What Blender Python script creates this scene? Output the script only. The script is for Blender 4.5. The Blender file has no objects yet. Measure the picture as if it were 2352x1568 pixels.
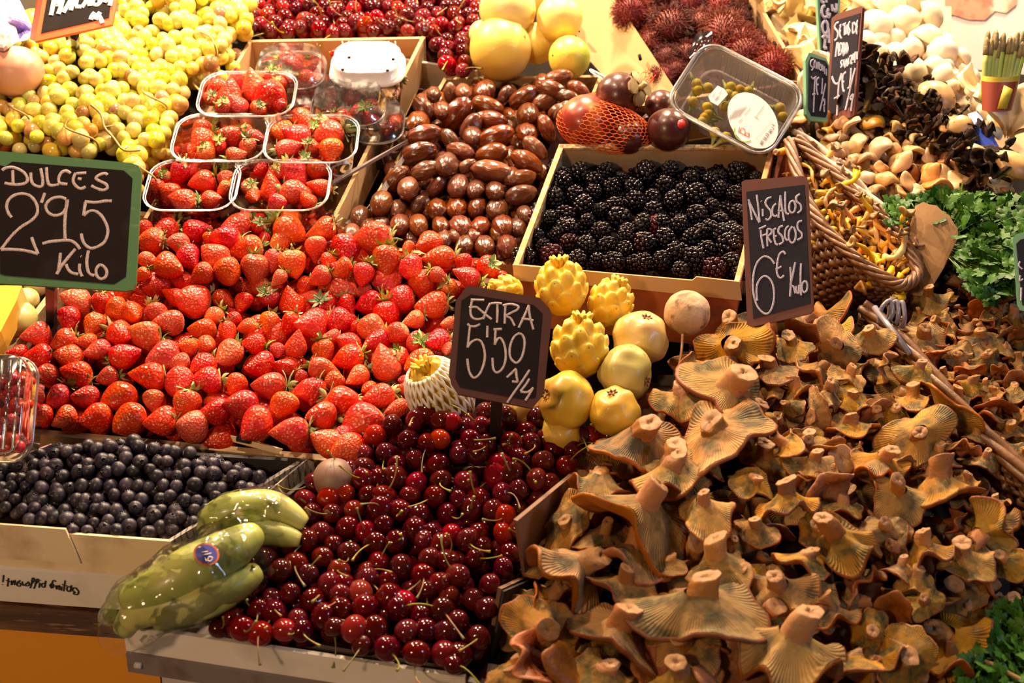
import bpy, bmesh, math, random
from mathutils import Vector, Matrix, noise
V = Vector
random.seed(11)
sc = bpy.context.scene
C = sc.collection
pi = math.pi
# ---------------------------------------------------------------- camera
PITCH = math.radians(22)
F = 2352 * 50 / 36
CAM = V((0, 0, 1.55))
RX = V((1, 0, 0)); UP = V((0, math.sin(PITCH), math.cos(PITCH))); FW = V((0, math.cos(PITCH), -math.sin(PITCH)))
cd = bpy.data.cameras.new('camera'); cam = bpy.data.objects.new('camera', cd); C.objects.link(cam)
cam.location = CAM; cam.rotation_euler = (pi/2 - PITCH, 0, 0)
cd.lens = 50; cd.sensor_width = 36; cd.clip_start = .05
cd.dof.use_dof = True; cd.dof.focus_distance = 1.66; cd.dof.aperture_fstop = 5.8
sc.camera = cam
# ---------------------------------------------------------------- world, lamps, exposure
w = bpy.data.worlds.new('world'); sc.world = w; w.use_nodes = True
w.node_tree.nodes['Background'].inputs[0].default_value = (1, .66, .42, 1)
w.node_tree.nodes['Background'].inputs[1].default_value = .07
sc.view_settings.view_transform = 'Standard'; sc.view_settings.look = 'None'
sc.view_settings.exposure = 0.0; sc.view_settings.gamma = 1; sc.view_settings.use_curve_mapping = False
sc.cycles.max_bounces = 8; sc.cycles.transparent_max_bounces = 16; sc.cycles.caustics_reflective = False; sc.cycles.caustics_refractive = False
sc.cycles.use_denoising = True
def lamp(x, y, z, e, col, size, tx, ty, tz):
    l = bpy.data.lights.new('area_light', 'AREA'); l.shape = 'DISK'; l.size = size; l.energy = e; l.color = col
    o = bpy.data.objects.new('area_light', l); C.objects.link(o); o.location = (x, y, z)
    o.rotation_euler = (V((tx, ty, tz)) - V((x, y, z))).to_track_quat('-Z', 'Y').to_euler()
WARM = (1, .74, .47)
lamp(-.62, 2.20, 2.02, 40, WARM, .09, -.55, 2.05, .95)
lamp(.10, 2.25, 2.10, 40, WARM, .09, .05, 2.1, .95)
lamp(.85, 2.45, 2.02, 40, WARM, .09, .95, 2.5, .95)
lamp(-.35, 1.45, 2.25, 13, WARM, .08, -.3, 1.45, .8)
lamp(.45, 1.5, 2.3, 3.2, WARM, .08, .35, 1.4, .8)
lamp(1.7, .6, 1.9, 8, (.50, .68, 1), .35, .3, 1.4, .85)  # stands for cool daylight from the right, out of view
lamp(-1.1, -.5, 1.85, 19, (1, .66, .38), .25, .1, 1.4, .85)  # warm fill for the box fronts, a hall light out of view
# ---------------------------------------------------------------- the sloping display
PHI = math.radians(24.2)
T = V((0, math.cos(PHI), math.sin(PHI))); N = V((0, -math.sin(PHI), math.cos(PHI)))
O = CAM + UP * -.27 + FW * 1.42
def ray(px, py): return RX * ((px - 1176) / F) + UP * ((784 - py) / F) + FW
def hit(px, py, p, n):
    r = ray(px, py); return CAM + r * ((p - CAM).dot(n) / r.dot(n))
def at(px, py, n=0): return hit(px, py, O + N * n, N)
def atd(px, py, d): return CAM + ray(px, py) * d
def dep(p): return (p - CAM).dot(FW)
def ppm(p): return F / dep(p)
def pix(p):
    q = p - CAM; d = q.dot(FW); return 1176 + q.dot(RX) / d * F, 784 - q.dot(UP) / d * F
def idir(a, e=0):
    a, e = math.radians(a), math.radians(e)
    return (RX * math.cos(a) + UP * math.sin(a)) * math.cos(e) - FW * math.sin(e)
def frame(z, roll=None):
    z = z.normalized(); x = z.orthogonal().normalized(); y = z.cross(x)
    m = Matrix((x, y, z)).transposed()
    return m @ Matrix.Rotation(random.uniform(0, 2*pi) if roll is None else roll, 3, 'Z')
def trs(loc, rot3, s=1):
    s = s if hasattr(s, '__len__') else (s, s, s)
    return Matrix.Translation(loc) @ rot3.to_4x4() @ Matrix.Diagonal((*s, 1))
def inpoly(x, y, P):
    c = False; j = len(P) - 1
    for i in range(len(P)):
        if (P[i][1] > y) != (P[j][1] > y) and x < (P[j][0]-P[i][0]) * (y-P[i][1]) / (P[j][1]-P[i][1]) + P[i][0]: c = not c
        j = i
    return c
def pack(poly, sp, nf, jit=.22):
    """points on the slope, about sp apart, whose place lies inside poly; nf: height over the slope"""
    pts = [at(x, y, 0) for x, y in poly]
    A = [(p - O).dot(RX) for p in pts]; B = [(p - O).dot(T) for p in pts]
    out = []; b = min(B) - .1; k = 0
    while b < max(B) + .1:
        a = min(A) - .1 + (k % 2) * sp / 2
        while a < max(A) + .1:
            aa = a + random.uniform(-jit, jit) * sp; bb = b + random.uniform(-jit, jit) * sp
            p = O + RX * aa + T * bb
            n = nf(aa, bb) if callable(nf) else nf
            p = p + N * (n + random.uniform(-.12, .12) * sp)
            x, y = pix(p)
            if inpoly(x, y, poly): out.append(p)
            a += sp
        b += sp * .87; k += 1
    return out
# ---------------------------------------------------------------- meshes
def mesh(name, vs, fs, mats, idx=None, smooth=True):
    m = bpy.data.meshes.new(name); m.from_pydata([tuple(v) for v in vs], [], fs)
    for a in (mats if isinstance(mats, (list, tuple)) else [mats]): m.materials.append(a)
    if idx: m.polygons.foreach_set('material_index', idx)
    if smooth: m.polygons.foreach_set('use_smooth', [True] * len(m.polygons))
    m.update(); return m
class G:
    def __init__(s): s.v = []; s.f = []; s.i = []
    def add(s, vs, fs, i=0, M=None):
        b = len(s.v); s.v += [M @ V(v) for v in vs] if M else [V(v) for v in vs]
        s.f += [tuple(b + k for k in f) for f in fs]; s.i += [i] * len(fs); return s
    def mesh(s, name, mats, smooth=True): return mesh(name, s.v, s.f, mats, s.i, smooth)
    def hexa(s, p, i=0):  # p: 4 bottom, 4 top (same order)
        s.add(p, [(3,2,1,0),(4,5,6,7),(0,1,5,4),(1,2,6,5),(2,3,7,6),(3,0,4,7)], i); return s
    def slab(s, pts, d, i=0):  # polygon extruded by vector d
        n = len(pts)
        s.add([V(p) for p in pts] + [V(p) + d for p in pts], [tuple(range(n)), tuple(range(2*n-1, n-1, -1))] + [(k, n+k, n+(k+1) % n, (k+1) % n) for k in range(n)], i); return s
    def tube(s, pts, r, n=6, i=0, cap=True):
        pts = [V(p) for p in pts]; rr = r if hasattr(r, '__len__') else [r] * len(pts)
        vs = []; fs = []; px = None
        for k, p in enumerate(pts):
            d = (pts[min(k+1, len(pts)-1)] - pts[max(k-1, 0)])
            d = d.normalized() if d.length > 1e-9 else V((0, 0, 1))
            x = d.orthogonal().normalized() if px is None else (px - d * px.dot(d)).normalized()
            px = x; y = d.cross(x)
            for j in range(n):
                a = 2*pi*j/n; vs.append(p + (x*math.cos(a) + y*math.sin(a)) * rr[k])
        for k in range(len(pts)-1):
            for j in range(n): fs.append((k*n+j, k*n+(j+1) % n, (k+1)*n+(j+1) % n, (k+1)*n+j))
        if cap: fs += [tuple(range(n-1, -1, -1)), tuple((len(pts)-1)*n + j for j in range(n))]
        s.add(vs, fs, i); return s
def lathe(prof, n, fn=None, wrap=True):
    vs = []; fs = []
    for (r, z) in prof:
        for j in range(n):
            a = 2*pi*j/n; v = V((r*math.cos(a), r*math.sin(a), z))
            vs.append(fn(v, a) if fn else v)
    m = len(prof)
    for k in range(m-1):
        for j in range(n): fs.append((k*n+j, k*n+(j+1) % n, (k+1)*n+(j+1) % n, (k+1)*n+j))
    return vs, fs
def blob(rx, ry, rz, amp=0, fr=1, sub=3, seed=0, fn=None):
    b = bmesh.new(); bmesh.ops.create_icosphere(b, subdivisions=sub, radius=1)
    vs = []; s = V((seed*7.3, seed*3.1, seed*1.7))
    for v in b.verts:
        c = v.co.copy(); k = 1 + amp * noise.noise(c*fr + s)
        if fn: k *= fn(c)
        vs.append(V((c.x*rx, c.y*ry, c.z*rz)) * k)
    fs = [tuple(v.index for v in f.verts) for f in b.faces]; b.free(); return vs, fs
def cr(P, n=6, closed=False):
    """smooth curve through points (tuples of any size)"""
    P = [V(p) for p in P]
    if len(P) < 3: return P
    out = []; m = len(P)
    for i in range(m if closed else m-1):
        a = P[(i-1) % m] if closed or i else P[0]; b = P[i]; c = P[(i+1) % m]; d = P[(i+2) % m] if closed or i+2 < m else P[-1]
        for k in range(n):
            t = k/n; out.append(.5*((2*b) + (c-a)*t + (2*a-5*b+4*c-d)*t*t + (3*b-a-3*c+d)*t**3))
    if not closed: out.append(P[-1])
    return out
# ---------------------------------------------------------------- objects
def obj(name, me, M=None, parent=None, label=None, cat=None, group=None, kind=None):
    o = bpy.data.objects.new(name, me); C.objects.link(o)
    if parent:
        o.parent = parent
    if M is not None: o.matrix_local = M
    if label: o['label'] = label
    if cat: o['category'] = cat
    if group: o['group'] = group
    if kind: o['kind'] = kind
    return o
def empty(name, M, label, cat, group=None): return obj(name, None, M, None, label, cat, group)
ONES = 'zeroth first second third fourth fifth sixth seventh eighth ninth tenth eleventh twelfth thirteenth fourteenth fifteenth sixteenth seventeenth eighteenth nineteenth'.split()
TENS = {20: 'twentieth', 30: 'thirtieth', 40: 'fortieth', 50: 'fiftieth'}
def nth(k):
    if k < 20: return ONES[k]
    if k % 10 == 0: return TENS[k]
    return {2: 'twenty', 3: 'thirty', 4: 'forty', 5: 'fifty'}[k//10] + '-' + ONES[k % 10]
def rows(items, fmt, nr):
    """items: (object, adjective). Every label tells its row from the front and its place in the row."""
    L = [(o, a, *pix(o.location)) for o, a in items]
    L.sort(key=lambda t: -t[3]); n = len(L)
    for r in range(nr):
        R = sorted(L[r*n//nr:(r+1)*n//nr], key=lambda t: t[2])
        for c, t in enumerate(R): t[0]['label'] = fmt.format(a=t[1], r=nth(r+1), c=nth(c+1)).strip()
    if L and max(len(t[0]['label'].split()) for t in L) > 16: print('LONG', fmt)
def stuff(name, items, label, cat):
    g = G(); mats = []
    for me, Mx in items:
        for m_ in me.materials:
            if m_ not in mats: mats.append(m_)
        b = len(g.v); g.v += [Mx @ v.co for v in me.vertices]; g.f += [tuple(b+i for i in p.vertices) for p in me.polygons]; g.i += [mats.index(me.materials[p.material_index]) for p in me.polygons]
    return obj(name, g.mesh(name, mats), None, None, label, cat, None, 'stuff')
def nums(s, k=None): return [[float(x) if x.lstrip('-').replace('.', '').isdigit() else x for x in e.split()] for e in s.replace('\n', ';').split(';') if e.strip()]
# ---------------------------------------------------------------- materials
def fac(nt, vec, kind, scale, lo, hi, **k):
    n = nt.nodes; l = nt.links
    if kind in ('x', 'y', 'z', 'r', 'gill'):
        s = n.new('ShaderNodeSeparateXYZ'); l.new(vec['o'], s.inputs[0])
        if kind in 'xyz': out = s.outputs['xyz'.index(kind)]
        else:
            a = n.new('ShaderNodeMath'); a.operation = 'ARCTAN2'; l.new(s.outputs[0], a.inputs[0]); l.new(s.outputs[1], a.inputs[1])
            q = n.new('ShaderNodeTexNoise'); q.inputs['Scale'].default_value = 40; l.new(vec['o'], q.inputs['Vector'])
            m = n.new('ShaderNodeMath'); m.operation = 'MULTIPLY_ADD'; m.inputs[1].default_value = scale; l.new(a.outputs[0], m.inputs[0])
            q2 = n.new('ShaderNodeMath'); q2.operation = 'MULTIPLY'; q2.inputs[1].default_value = 9; l.new(q.outputs[0], q2.inputs[0]); l.new(q2.outputs[0], m.inputs[2])
            c = n.new('ShaderNodeMath'); c.operation = 'SINE'; l.new(m.outputs[0], c.inputs[0]); out = c.outputs[0]
    elif kind == 'rand':
        out = n.new('ShaderNodeObjectInfo').outputs['Random']
    elif kind == 'vor':
        t = n.new('ShaderNodeTexVoronoi'); t.inputs['Scale'].default_value = scale; l.new(vec['r'], t.inputs['Vector']); out = t.outputs['Distance']
    elif kind == 'wave':
        t = n.new('ShaderNodeTexWave'); t.inputs['Scale'].default_value = scale; t.inputs['Distortion'].default_value = 3; l.new(vec['s'], t.inputs['Vector']); out = t.outputs['Fac']
    else:
        t = n.new('ShaderNodeTexNoise'); t.inputs['Scale'].default_value = scale; t.inputs['Detail'].default_value = 4
        l.new(vec['s'], t.inputs['Vector']); out = t.outputs[0]
    if lo is None: return out
    m = n.new('ShaderNodeMapRange'); m.inputs[1].default_value = lo; m.inputs[2].default_value = hi; l.new(out, m.inputs[0]); return m.outputs[0]
def mat(name, col, rough=.5, L=(), B=(), coat=0, sss=0, ssc=None, rnd=None, metal=0, spec=.5, st=(1, 1, 1), glow=0, alpha=None, tr=0):
    m = bpy.data.materials.new(name); m.use_nodes = True; nt = m.node_tree; n = nt.nodes; l = nt.links
    b = n['Principled BSDF']; b.inputs['Roughness'].default_value = rough; b.inputs['Metallic'].default_value = metal
    b.inputs['Specular IOR Level'].default_value = spec; b.inputs['Coat Weight'].default_value = coat; b.inputs['Coat Roughness'].default_value = .12
    if tr: b.inputs['Transmission Weight'].default_value = tr
    if sss:
        b.inputs['Subsurface Weight'].default_value = sss; b.inputs['Subsurface Radius'].default_value = ssc or (1, .5, .2); b.inputs['Subsurface Scale'].default_value = .006
    tc = n.new('ShaderNodeTexCoord'); oi = n.new('ShaderNodeObjectInfo')
    ad = n.new('ShaderNodeVectorMath'); ad.operation = 'MULTIPLY_ADD'; l.new(oi.outputs['Random'], ad.inputs[0]); ad.inputs[1].default_value = (9, 5, 7); l.new(tc.outputs['Object'], ad.inputs[2])
    sv = n.new('ShaderNodeVectorMath'); sv.operation = 'MULTIPLY'; l.new(ad.outputs[0], sv.inputs[0]); sv.inputs[1].default_value = st
    vec = {'o': tc.outputs['Object'], 'r': ad.outputs[0], 's': sv.outputs[0]}
    rgb = n.new('ShaderNodeRGB'); rgb.outputs[0].default_value = (*col, 1); cur = rgb.outputs[0]
    for (c, kind, scale, lo, hi, *amt) in L:
        f = fac(nt, vec, kind, scale, lo, hi)
        if amt:
            q = n.new('ShaderNodeMath'); q.operation = 'MULTIPLY'; q.inputs[1].default_value = amt[0]; l.new(f, q.inputs[0]); f = q.outputs[0]
        mx = n.new('ShaderNodeMix'); mx.data_type = 'RGBA'; l.new(f, mx.inputs[0]); l.new(cur, mx.inputs[6]); mx.inputs[7].default_value = (*c, 1); cur = mx.outputs[2]
    if rnd:
        h = n.new('ShaderNodeHueSaturation'); l.new(cur, h.inputs['Color'])
        for k, nm, cen in ((0, 'Hue', .5), (1, 'Saturation', 1), (2, 'Value', 1)):
            if rnd[k]:
                w_ = n.new('ShaderNodeTexWhiteNoise'); w_.noise_dimensions = '1D'
                q = n.new('ShaderNodeMath'); q.operation = 'ADD'; q.inputs[1].default_value = k * 3.7; l.new(oi.outputs['Random'], q.inputs[0]); l.new(q.outputs[0], w_.inputs['W'])
                mr = n.new('ShaderNodeMapRange'); mr.inputs[3].default_value = cen - rnd[k]; mr.inputs[4].default_value = cen + rnd[k]; l.new(w_.outputs['Value'], mr.inputs[0]); l.new(mr.outputs[0], h.inputs[nm])
        cur = h.outputs[0]
    l.new(cur, b.inputs['Base Color'])
    if glow:
        l.new(cur, b.inputs['Emission Color']); b.inputs['Emission Strength'].default_value = glow
    prev = None
    for (kind, scale, strength, dist) in B:
        f = fac(nt, vec, kind, scale, None, None)
        bp = n.new('ShaderNodeBump'); bp.inputs['Strength'].default_value = strength; bp.inputs['Distance'].default_value = dist; l.new(f, bp.inputs['Height'])
        if prev: l.new(prev, bp.inputs['Normal'])
        prev = bp.outputs[0]
    if prev: l.new(prev, b.inputs['Normal'])
    return m
def plastic(name, tint=(1, 1, 1), base=.07, rough=.08, bump=None, fres=.5, diff=0):
    m = bpy.data.materials.new(name); m.use_nodes = True; nt = m.node_tree; n = nt.nodes; l = nt.links
    n.remove(n['Principled BSDF']); out = n['Material Output']
    t = n.new('ShaderNodeBsdfTransparent'); t.inputs[0].default_value = (*tint, 1)
    g = n.new('ShaderNodeBsdfGlossy'); g.inputs['Roughness'].default_value = rough
    lw = n.new('ShaderNodeLayerWeight'); lw.inputs[0].default_value = fres
    mr = n.new('ShaderNodeMapRange'); mr.inputs[3].default_value = base; mr.inputs[4].default_value = .75; l.new(lw.outputs['Fresnel'], mr.inputs[0])
    mx = n.new('ShaderNodeMixShader'); l.new(mr.outputs[0], mx.inputs[0]); l.new(t.outputs[0], mx.inputs[1]); l.new(g.outputs[0], mx.inputs[2]); l.new(mx.outputs[0], out.inputs[0])
    if diff:
        df = n.new('ShaderNodeBsdfDiffuse'); df.inputs[0].default_value = (.8, .74, .74, 1); m2 = n.new('ShaderNodeMixShader'); m2.inputs[0].default_value = diff; l.new(mx.outputs[0], m2.inputs[1]); l.new(df.outputs[0], m2.inputs[2]); l.new(m2.outputs[0], out.inputs[0])
    if bump:
        tc = n.new('ShaderNodeTexCoord'); q = n.new('ShaderNodeTexNoise'); q.inputs['Scale'].default_value = bump[0]; l.new(tc.outputs['Object'], q.inputs['Vector'])
        bp = n.new('ShaderNodeBump'); bp.inputs['Strength'].default_value = bump[1]; bp.inputs['Distance'].default_value = .01; l.new(q.outputs[0], bp.inputs['Height'])
        l.new(bp.outputs[0], g.inputs['Normal']); l.new(bp.outputs[0], lw.inputs['Normal'])
    return m
M = {}
M['straw'] = mat('strawberry_skin', (.56, .022, .003), .30, L=[((.80, .11, .006), 'noise', 34, .52, .72, .6), ((.88, .50, .22), 'z', 0, -.0125, -.021), ((.75, .33, .05), 'vor', 300, .24, .12)],
    B=[('vor', 300, .8, .0012), ('noise', 110, .3, .002)], coat=0, rnd=(.010, .05, .25), spec=.45)
M['calyx'] = mat('calyx_leaf', (.19, .26, .05), .6, L=[((.46, .48, .17), 'noise', 120, .45, .65)], rnd=(.03, .25, .35))
M['cherry'] = mat('cherry_skin', (.065, .0015, .003), .10, L=[((.30, .006, .003), 'rand', 1, .70, 1.0, .8), ((.20, .005, .004), 'noise', 30, .5, .8, .5)], rnd=(.008, .05, .35), spec=.5)
M['cherrystem'] = mat('cherry_stem', (.24, .22, .03), .5, L=[((.30, .14, .03), 'noise', 60, .5, .62)], rnd=(.03, .2, .3))
M['blueb'] = mat('blueberry_skin', (.010, .007, .015), .42, L=[((.12, .09, .12), 'noise', 60, .38, .72, .5)], rnd=(.02, .2, .3), spec=.4)
M['blackb'] = mat('blackberry_drupelet', (.004, .0015, .003), .13, L=[((.08, .003, .008), 'rand', 1, .93, 1.0, .6)], spec=.45)
M['grape'] = mat('grape_skin', (.62, .56, .10), .25, L=[((.68, .42, .12), 'rand', 1, .55, .95), ((.38, .15, .06), 'rand', 1, .945, .96), ((.45, .22, .05), 'noise', 90, .66, .76, .7)], coat=.15, rnd=(.02, .15, .15), sss=.35, ssc=(1, .8, .25))
M['grapestem'] = mat('grape_stalk', (.34, .20, .06), .6)
M['date'] = mat('date_skin', (.115, .026, .007), .24, L=[((.22, .065, .018), 'noise', 45, .5, .72, .6), ((.045, .010, .006), 'noise', 22, .55, .7, .6)], B=[('noise', 190, .5, .003), ('noise', 70, .3, .004)], st=(1, 1, .25), coat=.08, rnd=(.008, .1, .35))
M['cap'] = mat('milk_cap_skin', (.27, .075, .014), .5, L=[((.34, .115, .028), 'noise', 40, .42, .66), ((.13, .04, .014), 'noise', 75, .6, .72, .75), ((.11, .10, .05), 'noise', 26, .62, .74, .6)], B=[('noise', 160, .4, .002)], rnd=(.008, .1, .3), spec=.35)
M['gill'] = mat('milk_cap_gills', (.43, .215, .050), .62, L=[((.20, .085, .018), 'gill', 90, -.1, .95, .5), ((.075, .062, .028), 'noise', 26, .46, .62, .9), ((.36, .24, .06), 'noise', 85, .5, .7, .5)], B=[('gill', 90, .45, .0014), ('noise', 90, .6, .003)], rnd=(.008, .12, .32), spec=.25)
M['mstem'] = mat('milk_cap_stem', (.38, .165, .055), .55, L=[((.36, .14, .045), 'noise', 60, .5, .72), ((.14, .09, .05), 'noise', 120, .62, .72, .7)], B=[('noise', 140, .4, .002)], rnd=(.008, .1, .3), spec=.3)
M['cut'] = mat('cut_stem_flesh', (.36, .17, .06), .6, L=[((.28, .13, .05), 'noise', 140, .5, .7)])
M['card'] = mat('tan_cardboard', (.47, .28, .125), .8, L=[((.44, .26, .12), 'noise', 9, .4, .7)], B=[('noise', 300, .1, .001)])
M['cardedge'] = mat('pale_cardboard_edge', (.66, .46, .24), .85, L=[((.35, .20, .09), 'noise', 160, .45, .6)])
M['cream'] = mat('cream_card', (.78, .60, .37), .75, L=[((.45, .27, .12), 'noise', 14, .6, .8)])
M['rust'] = mat('orange_brown_print', (.36, .085, .02), .6, L=[((.20, .05, .02), 'noise', 25, .5, .7)])
M['whitebox'] = mat('white_card', (.76, .67, .58), .6, L=[((.45, .36, .28), 'noise', 12, .55, .8)])
M['greycard'] = mat('printed_grey_card', (.32, .28, .27), .7, L=[((.10, .09, .09), 'wave', 60, .75, .85), ((.55, .5, .45), 'noise', 50, .5, .6)], st=(1, 3, 1))
M['wood'] = mat('pale_crate_wood', (.50, .33, .17), .7, L=[((.34, .20, .09), 'noise', 30, .45, .7)], st=(1, 6, 6))
M['darkcard'] = mat('dark_card', (.035, .03, .03), .7)
M['dark'] = mat('dark_matt', (.008, .005, .004), .9, spec=.1)
M['darkred'] = mat('dark_red_gap', (.018, .002, .0015), .9, spec=.1)  # crevice shade put into the colour of the gap sheets
M['black'] = mat('black_plastic', (.012, .011, .012), .4)
M['chalk'] = mat('chalk', (.62, .47, .44), .9, L=[((.20, .14, .13), 'noise', 900, .50, .62, .7)])
M['chalkblue'] = mat('pale_blue_chalk', (.52, .48, .62), .9, L=[((.16, .14, .2), 'noise', 900, .50, .62, .7)])
M['chalkwhite'] = mat('white_paint', (.85, .8, .75), .7)
M['board'] = mat('blackboard', (.010, .005, .005), .7, L=[((.022, .013, .013), 'noise', 25, .55, .8)], spec=.15)
M['boardb'] = mat('blue_black_board', (.014, .012, .022), .65, L=[((.028, .025, .036), 'noise', 25, .55, .8)], spec=.2)
M['green'] = mat('green_painted_frame', (.065, .17, .06), .5, L=[((.16, .26, .10), 'noise', 40, .6, .75)], st=(1, 1, 4))
M['palegreen'] = mat('pale_green_frame', (.16, .34, .20), .5)
M['maroon'] = mat('maroon_painted_frame', (.065, .009, .005), .6, L=[((.085, .016, .008), 'noise', 30, .5, .8)])
M['brownframe'] = mat('red_brown_frame', (.12, .030, .020), .6)
M['orangef'] = mat('orange_painted_frame', (.78, .12, .02), .5)
M['clear'] = plastic('clear_plastic')
M['film'] = plastic('crinkled_film', base=.05, rough=.12, bump=(35, 1.0), fres=.35)
M['rim'] = plastic('clear_rim', base=.22, rough=.2, diff=.10)
# ================================================================ counter and trays
def quadbox(g, a, b, c, d, h, i=0):
    """box with rim corners a b c d and depth h along the slope normal"""
    g.hexa([p - N*h for p in (a, b, c, d)] + [a, b, c, d], i)
g = G(); quadbox(g, at(-420, 1290, -.10), at(1150, 1400, -.10), at(1500, -150, -.098), at(-700, -150, -.098), .02)
g2 = g.mesh('table_top', M['dark']); t = obj('table_top', g2); 
t['label'] = 'dark sloping table top under the fruit boxes'; t['category'] = 'table'
g = G(); quadbox(g, at(1120, 1900, -.13), at(3300, 1900, -.13), at(3000, -200, -.13), at(1300, -200, -.13), .02)
t = obj('table_top', g.mesh('table_top', M['dark'])); t['label'] = 'dark sloping table top under the mushrooms and baskets'; t['category'] = 'table'
# brown worn plank, yellow panel and white panel of the counter front
def vquad(g, p, q, down, th, i=0):
    """upright board whose top edge runs p-q"""
    D = V((0, 0, -down)); n = V((0, th, 0)); g.hexa([p+D, q+D, q+D+n, p+D+n, p, q, q+n, p+n], i)
M['brownwood'] = mat('worn_brown_wood', (.20, .085, .035), .5, L=[((.07, .03, .015), 'noise', 14, .45, .62), ((.32, .16, .08), 'noise', 60, .6, .7)], st=(.35, 1, 3), B=[('noise', 90, .4, .004)], coat=.2)
M['yellow'] = mat('yellow_panel_paint', (.78, .30, .014), .55)
M['white'] = mat('white_panel_paint', (.56, .48, .43), .6)
M['steel'] = mat('grey_metal_strip', (.24, .19, .17), .45, L=[((.16, .10, .08), 'noise', 30, .5, .7)], metal=.3)
pl0, pl1 = at(-330, 1190) + V((0, -.010, -.0885)), at(392, 1243) + V((.07, -.010, -.094))
g = G(); vquad(g, pl0, pl1, .030, .10); t = obj('counter_plank', g.mesh('counter_plank', M['brownwood'], False), label='worn brown wooden plank edging the counter under the white box', cat='plank')
dn = V((0, 0, -.0312)) + V((0, .006, 0))
g = G(); vquad(g, pl0 + dn, pl0 + dn + (pl1-pl0)*.76, .4, .03); obj('stall_front', g.mesh('counter_panel', M['yellow'], False), label='yellow painted stall front below the brown plank', cat='panel')
g = G(); vquad(g, pl0 + dn + (pl1-pl0)*.765, pl0 + dn + (pl1-pl0)*2.6, .4, .03); obj('stall_front', g.mesh('counter_panel', M['white'], False), label='white stall front below the cherry box', cat='panel')
def wall(name, par, top, h, th, m, side=1, dv=None):
    """upright side of a box: top polyline, height h below it along the slope normal, thickness th"""
    top = [V(p) for p in top]; d = (top[-1] - top[0]).normalized(); n = N.cross(d).normalized() * th * side
    lo = (top[0] - O).dot(N) - h; hi = (top[-1] - O).dot(N) - h
    dv = N*h if dv is None else dv
    if dv.dot(N) < h*.999: n = V((0, 0, 1)).cross(d).normalized() * th * side
    a = top[0] - dv; b = top[-1] - dv
    g = G(); g.slab([a] + top + [b], n); return obj(name, g.mesh(name, M[m] if isinstance(m, str) else m, False), None, par)
def tray(name, q, ns, h, m, label, cat='box', th=.004, gap_sheet='dark', lin=.02, front=True, skip=(), wm={}, vf=0):
    """open box; q = rim corners in the photograph: front-left, front-right, back-right, back-left; ns = rim heights"""
    P = [at(x, y, n) for (x, y), n in zip(q, ns)]
    r = empty(name, Matrix.Identity(4), label, cat)
    for k, s in enumerate(('f', 'r', 'b', 'l')):
        if s in skip: continue
        wall('panel', r, [P[k], P[(k+1) % 4]], h, th, wm.get(s, m), 1, V((0, 0, h*vf)) if s == 'f' and vf else None)
    g = G(); quadbox(g, *[p - N*(h-.003) for p in P], .004); obj('base', g.mesh('base', M[m]), None, r)
    if gap_sheet:
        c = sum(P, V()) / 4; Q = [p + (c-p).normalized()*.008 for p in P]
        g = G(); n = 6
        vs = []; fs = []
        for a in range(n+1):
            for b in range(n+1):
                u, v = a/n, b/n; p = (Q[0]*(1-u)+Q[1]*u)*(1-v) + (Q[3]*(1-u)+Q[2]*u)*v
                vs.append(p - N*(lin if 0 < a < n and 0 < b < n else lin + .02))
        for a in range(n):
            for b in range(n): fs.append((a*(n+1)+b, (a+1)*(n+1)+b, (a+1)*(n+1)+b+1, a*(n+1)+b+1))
        g.add(vs, fs); obj('gap_sheet', g.mesh('gap_sheet', M[gap_sheet]), None, r)  # added sheet whose dark colour stands for shade in the gaps
    return r, P
straw_box, _ = tray('wooden_crate', [(-130, 978), (800, 1062), (1190, 560), (262, 480)], [-.012]*4, .075, 'wood', 'pale wooden crate heaped with loose strawberries', 'crate', .008, 'darkred', .012)
# pale wood tab sticking up from the front board
g = G(); A = at(482, 985, -.006); B = at(650, 1030, -.006); g.slab([A, B, at(640, 1040, -.012), at(500, 1003, -.012)], N*.002 - T*.003); obj('tab', g.mesh('tab', M['cream'], False), None, straw_box)
g = G(); g.tube([at(545, 1006, -.002), at(575, 1012, -.002)], .004, 8); obj('ink_mark', g.mesh('ink_mark', M['black']), None, straw_box)
blue_box, BP = tray('fruit_box', [(-330, 1190), (392, 1243), (702, 1054), (118, 1018)], [0, 0, 0, 0], .060, 'cream', 'cream card box full of loose blueberries', 'box', .004, 'dark', .022, wm={'r': 'greycard', 'b': 'darkcard'}, vf=.74)
# raised cream flap on the front panel and the pink printed left rim
fd = (BP[1] - BP[0]).normalized(); fn = V((0, 0, 1)).cross(fd).normalized()
u0, u1 = hit(-300, 1178, BP[0] - fn*.001, fn), hit(152, 1212, BP[0] - fn*.001, fn)
l1, l0 = hit(186, 1290, BP[0] - fn*.001, fn), hit(-300, 1262, BP[0] - fn*.001, fn)
g = G(); g.slab([l0, u0, u1, l1], -fn*.003); obj('flap', g.mesh('flap', M['cream'], False), None, blue_box)
M['pinkprint'] = mat('pink_printed_card', (.62, .42, .38), .6, L=[((.35, .10, .16), 'noise', 60, .5, .62)])
g = G(); g.slab([at(0, 1062, .004), at(112, 1020, .004), at(116, 1032, -.006), at(0, 1080, -.006)], RX*.004); obj('printed_edge', g.mesh('printed_edge', M['pinkprint'], False), None, blue_box)
# grey printed end flap
g = G(); g.slab([at(592, 1146, .004), at(700, 1056, .004), at(716, 1062, -.004), at(716, 1122, -.035), at(640, 1166, -.035)], RX*.003 + N*.001); obj('end_flap', g.mesh('end_flap', M['greycard'], False), None, blue_box)
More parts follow.
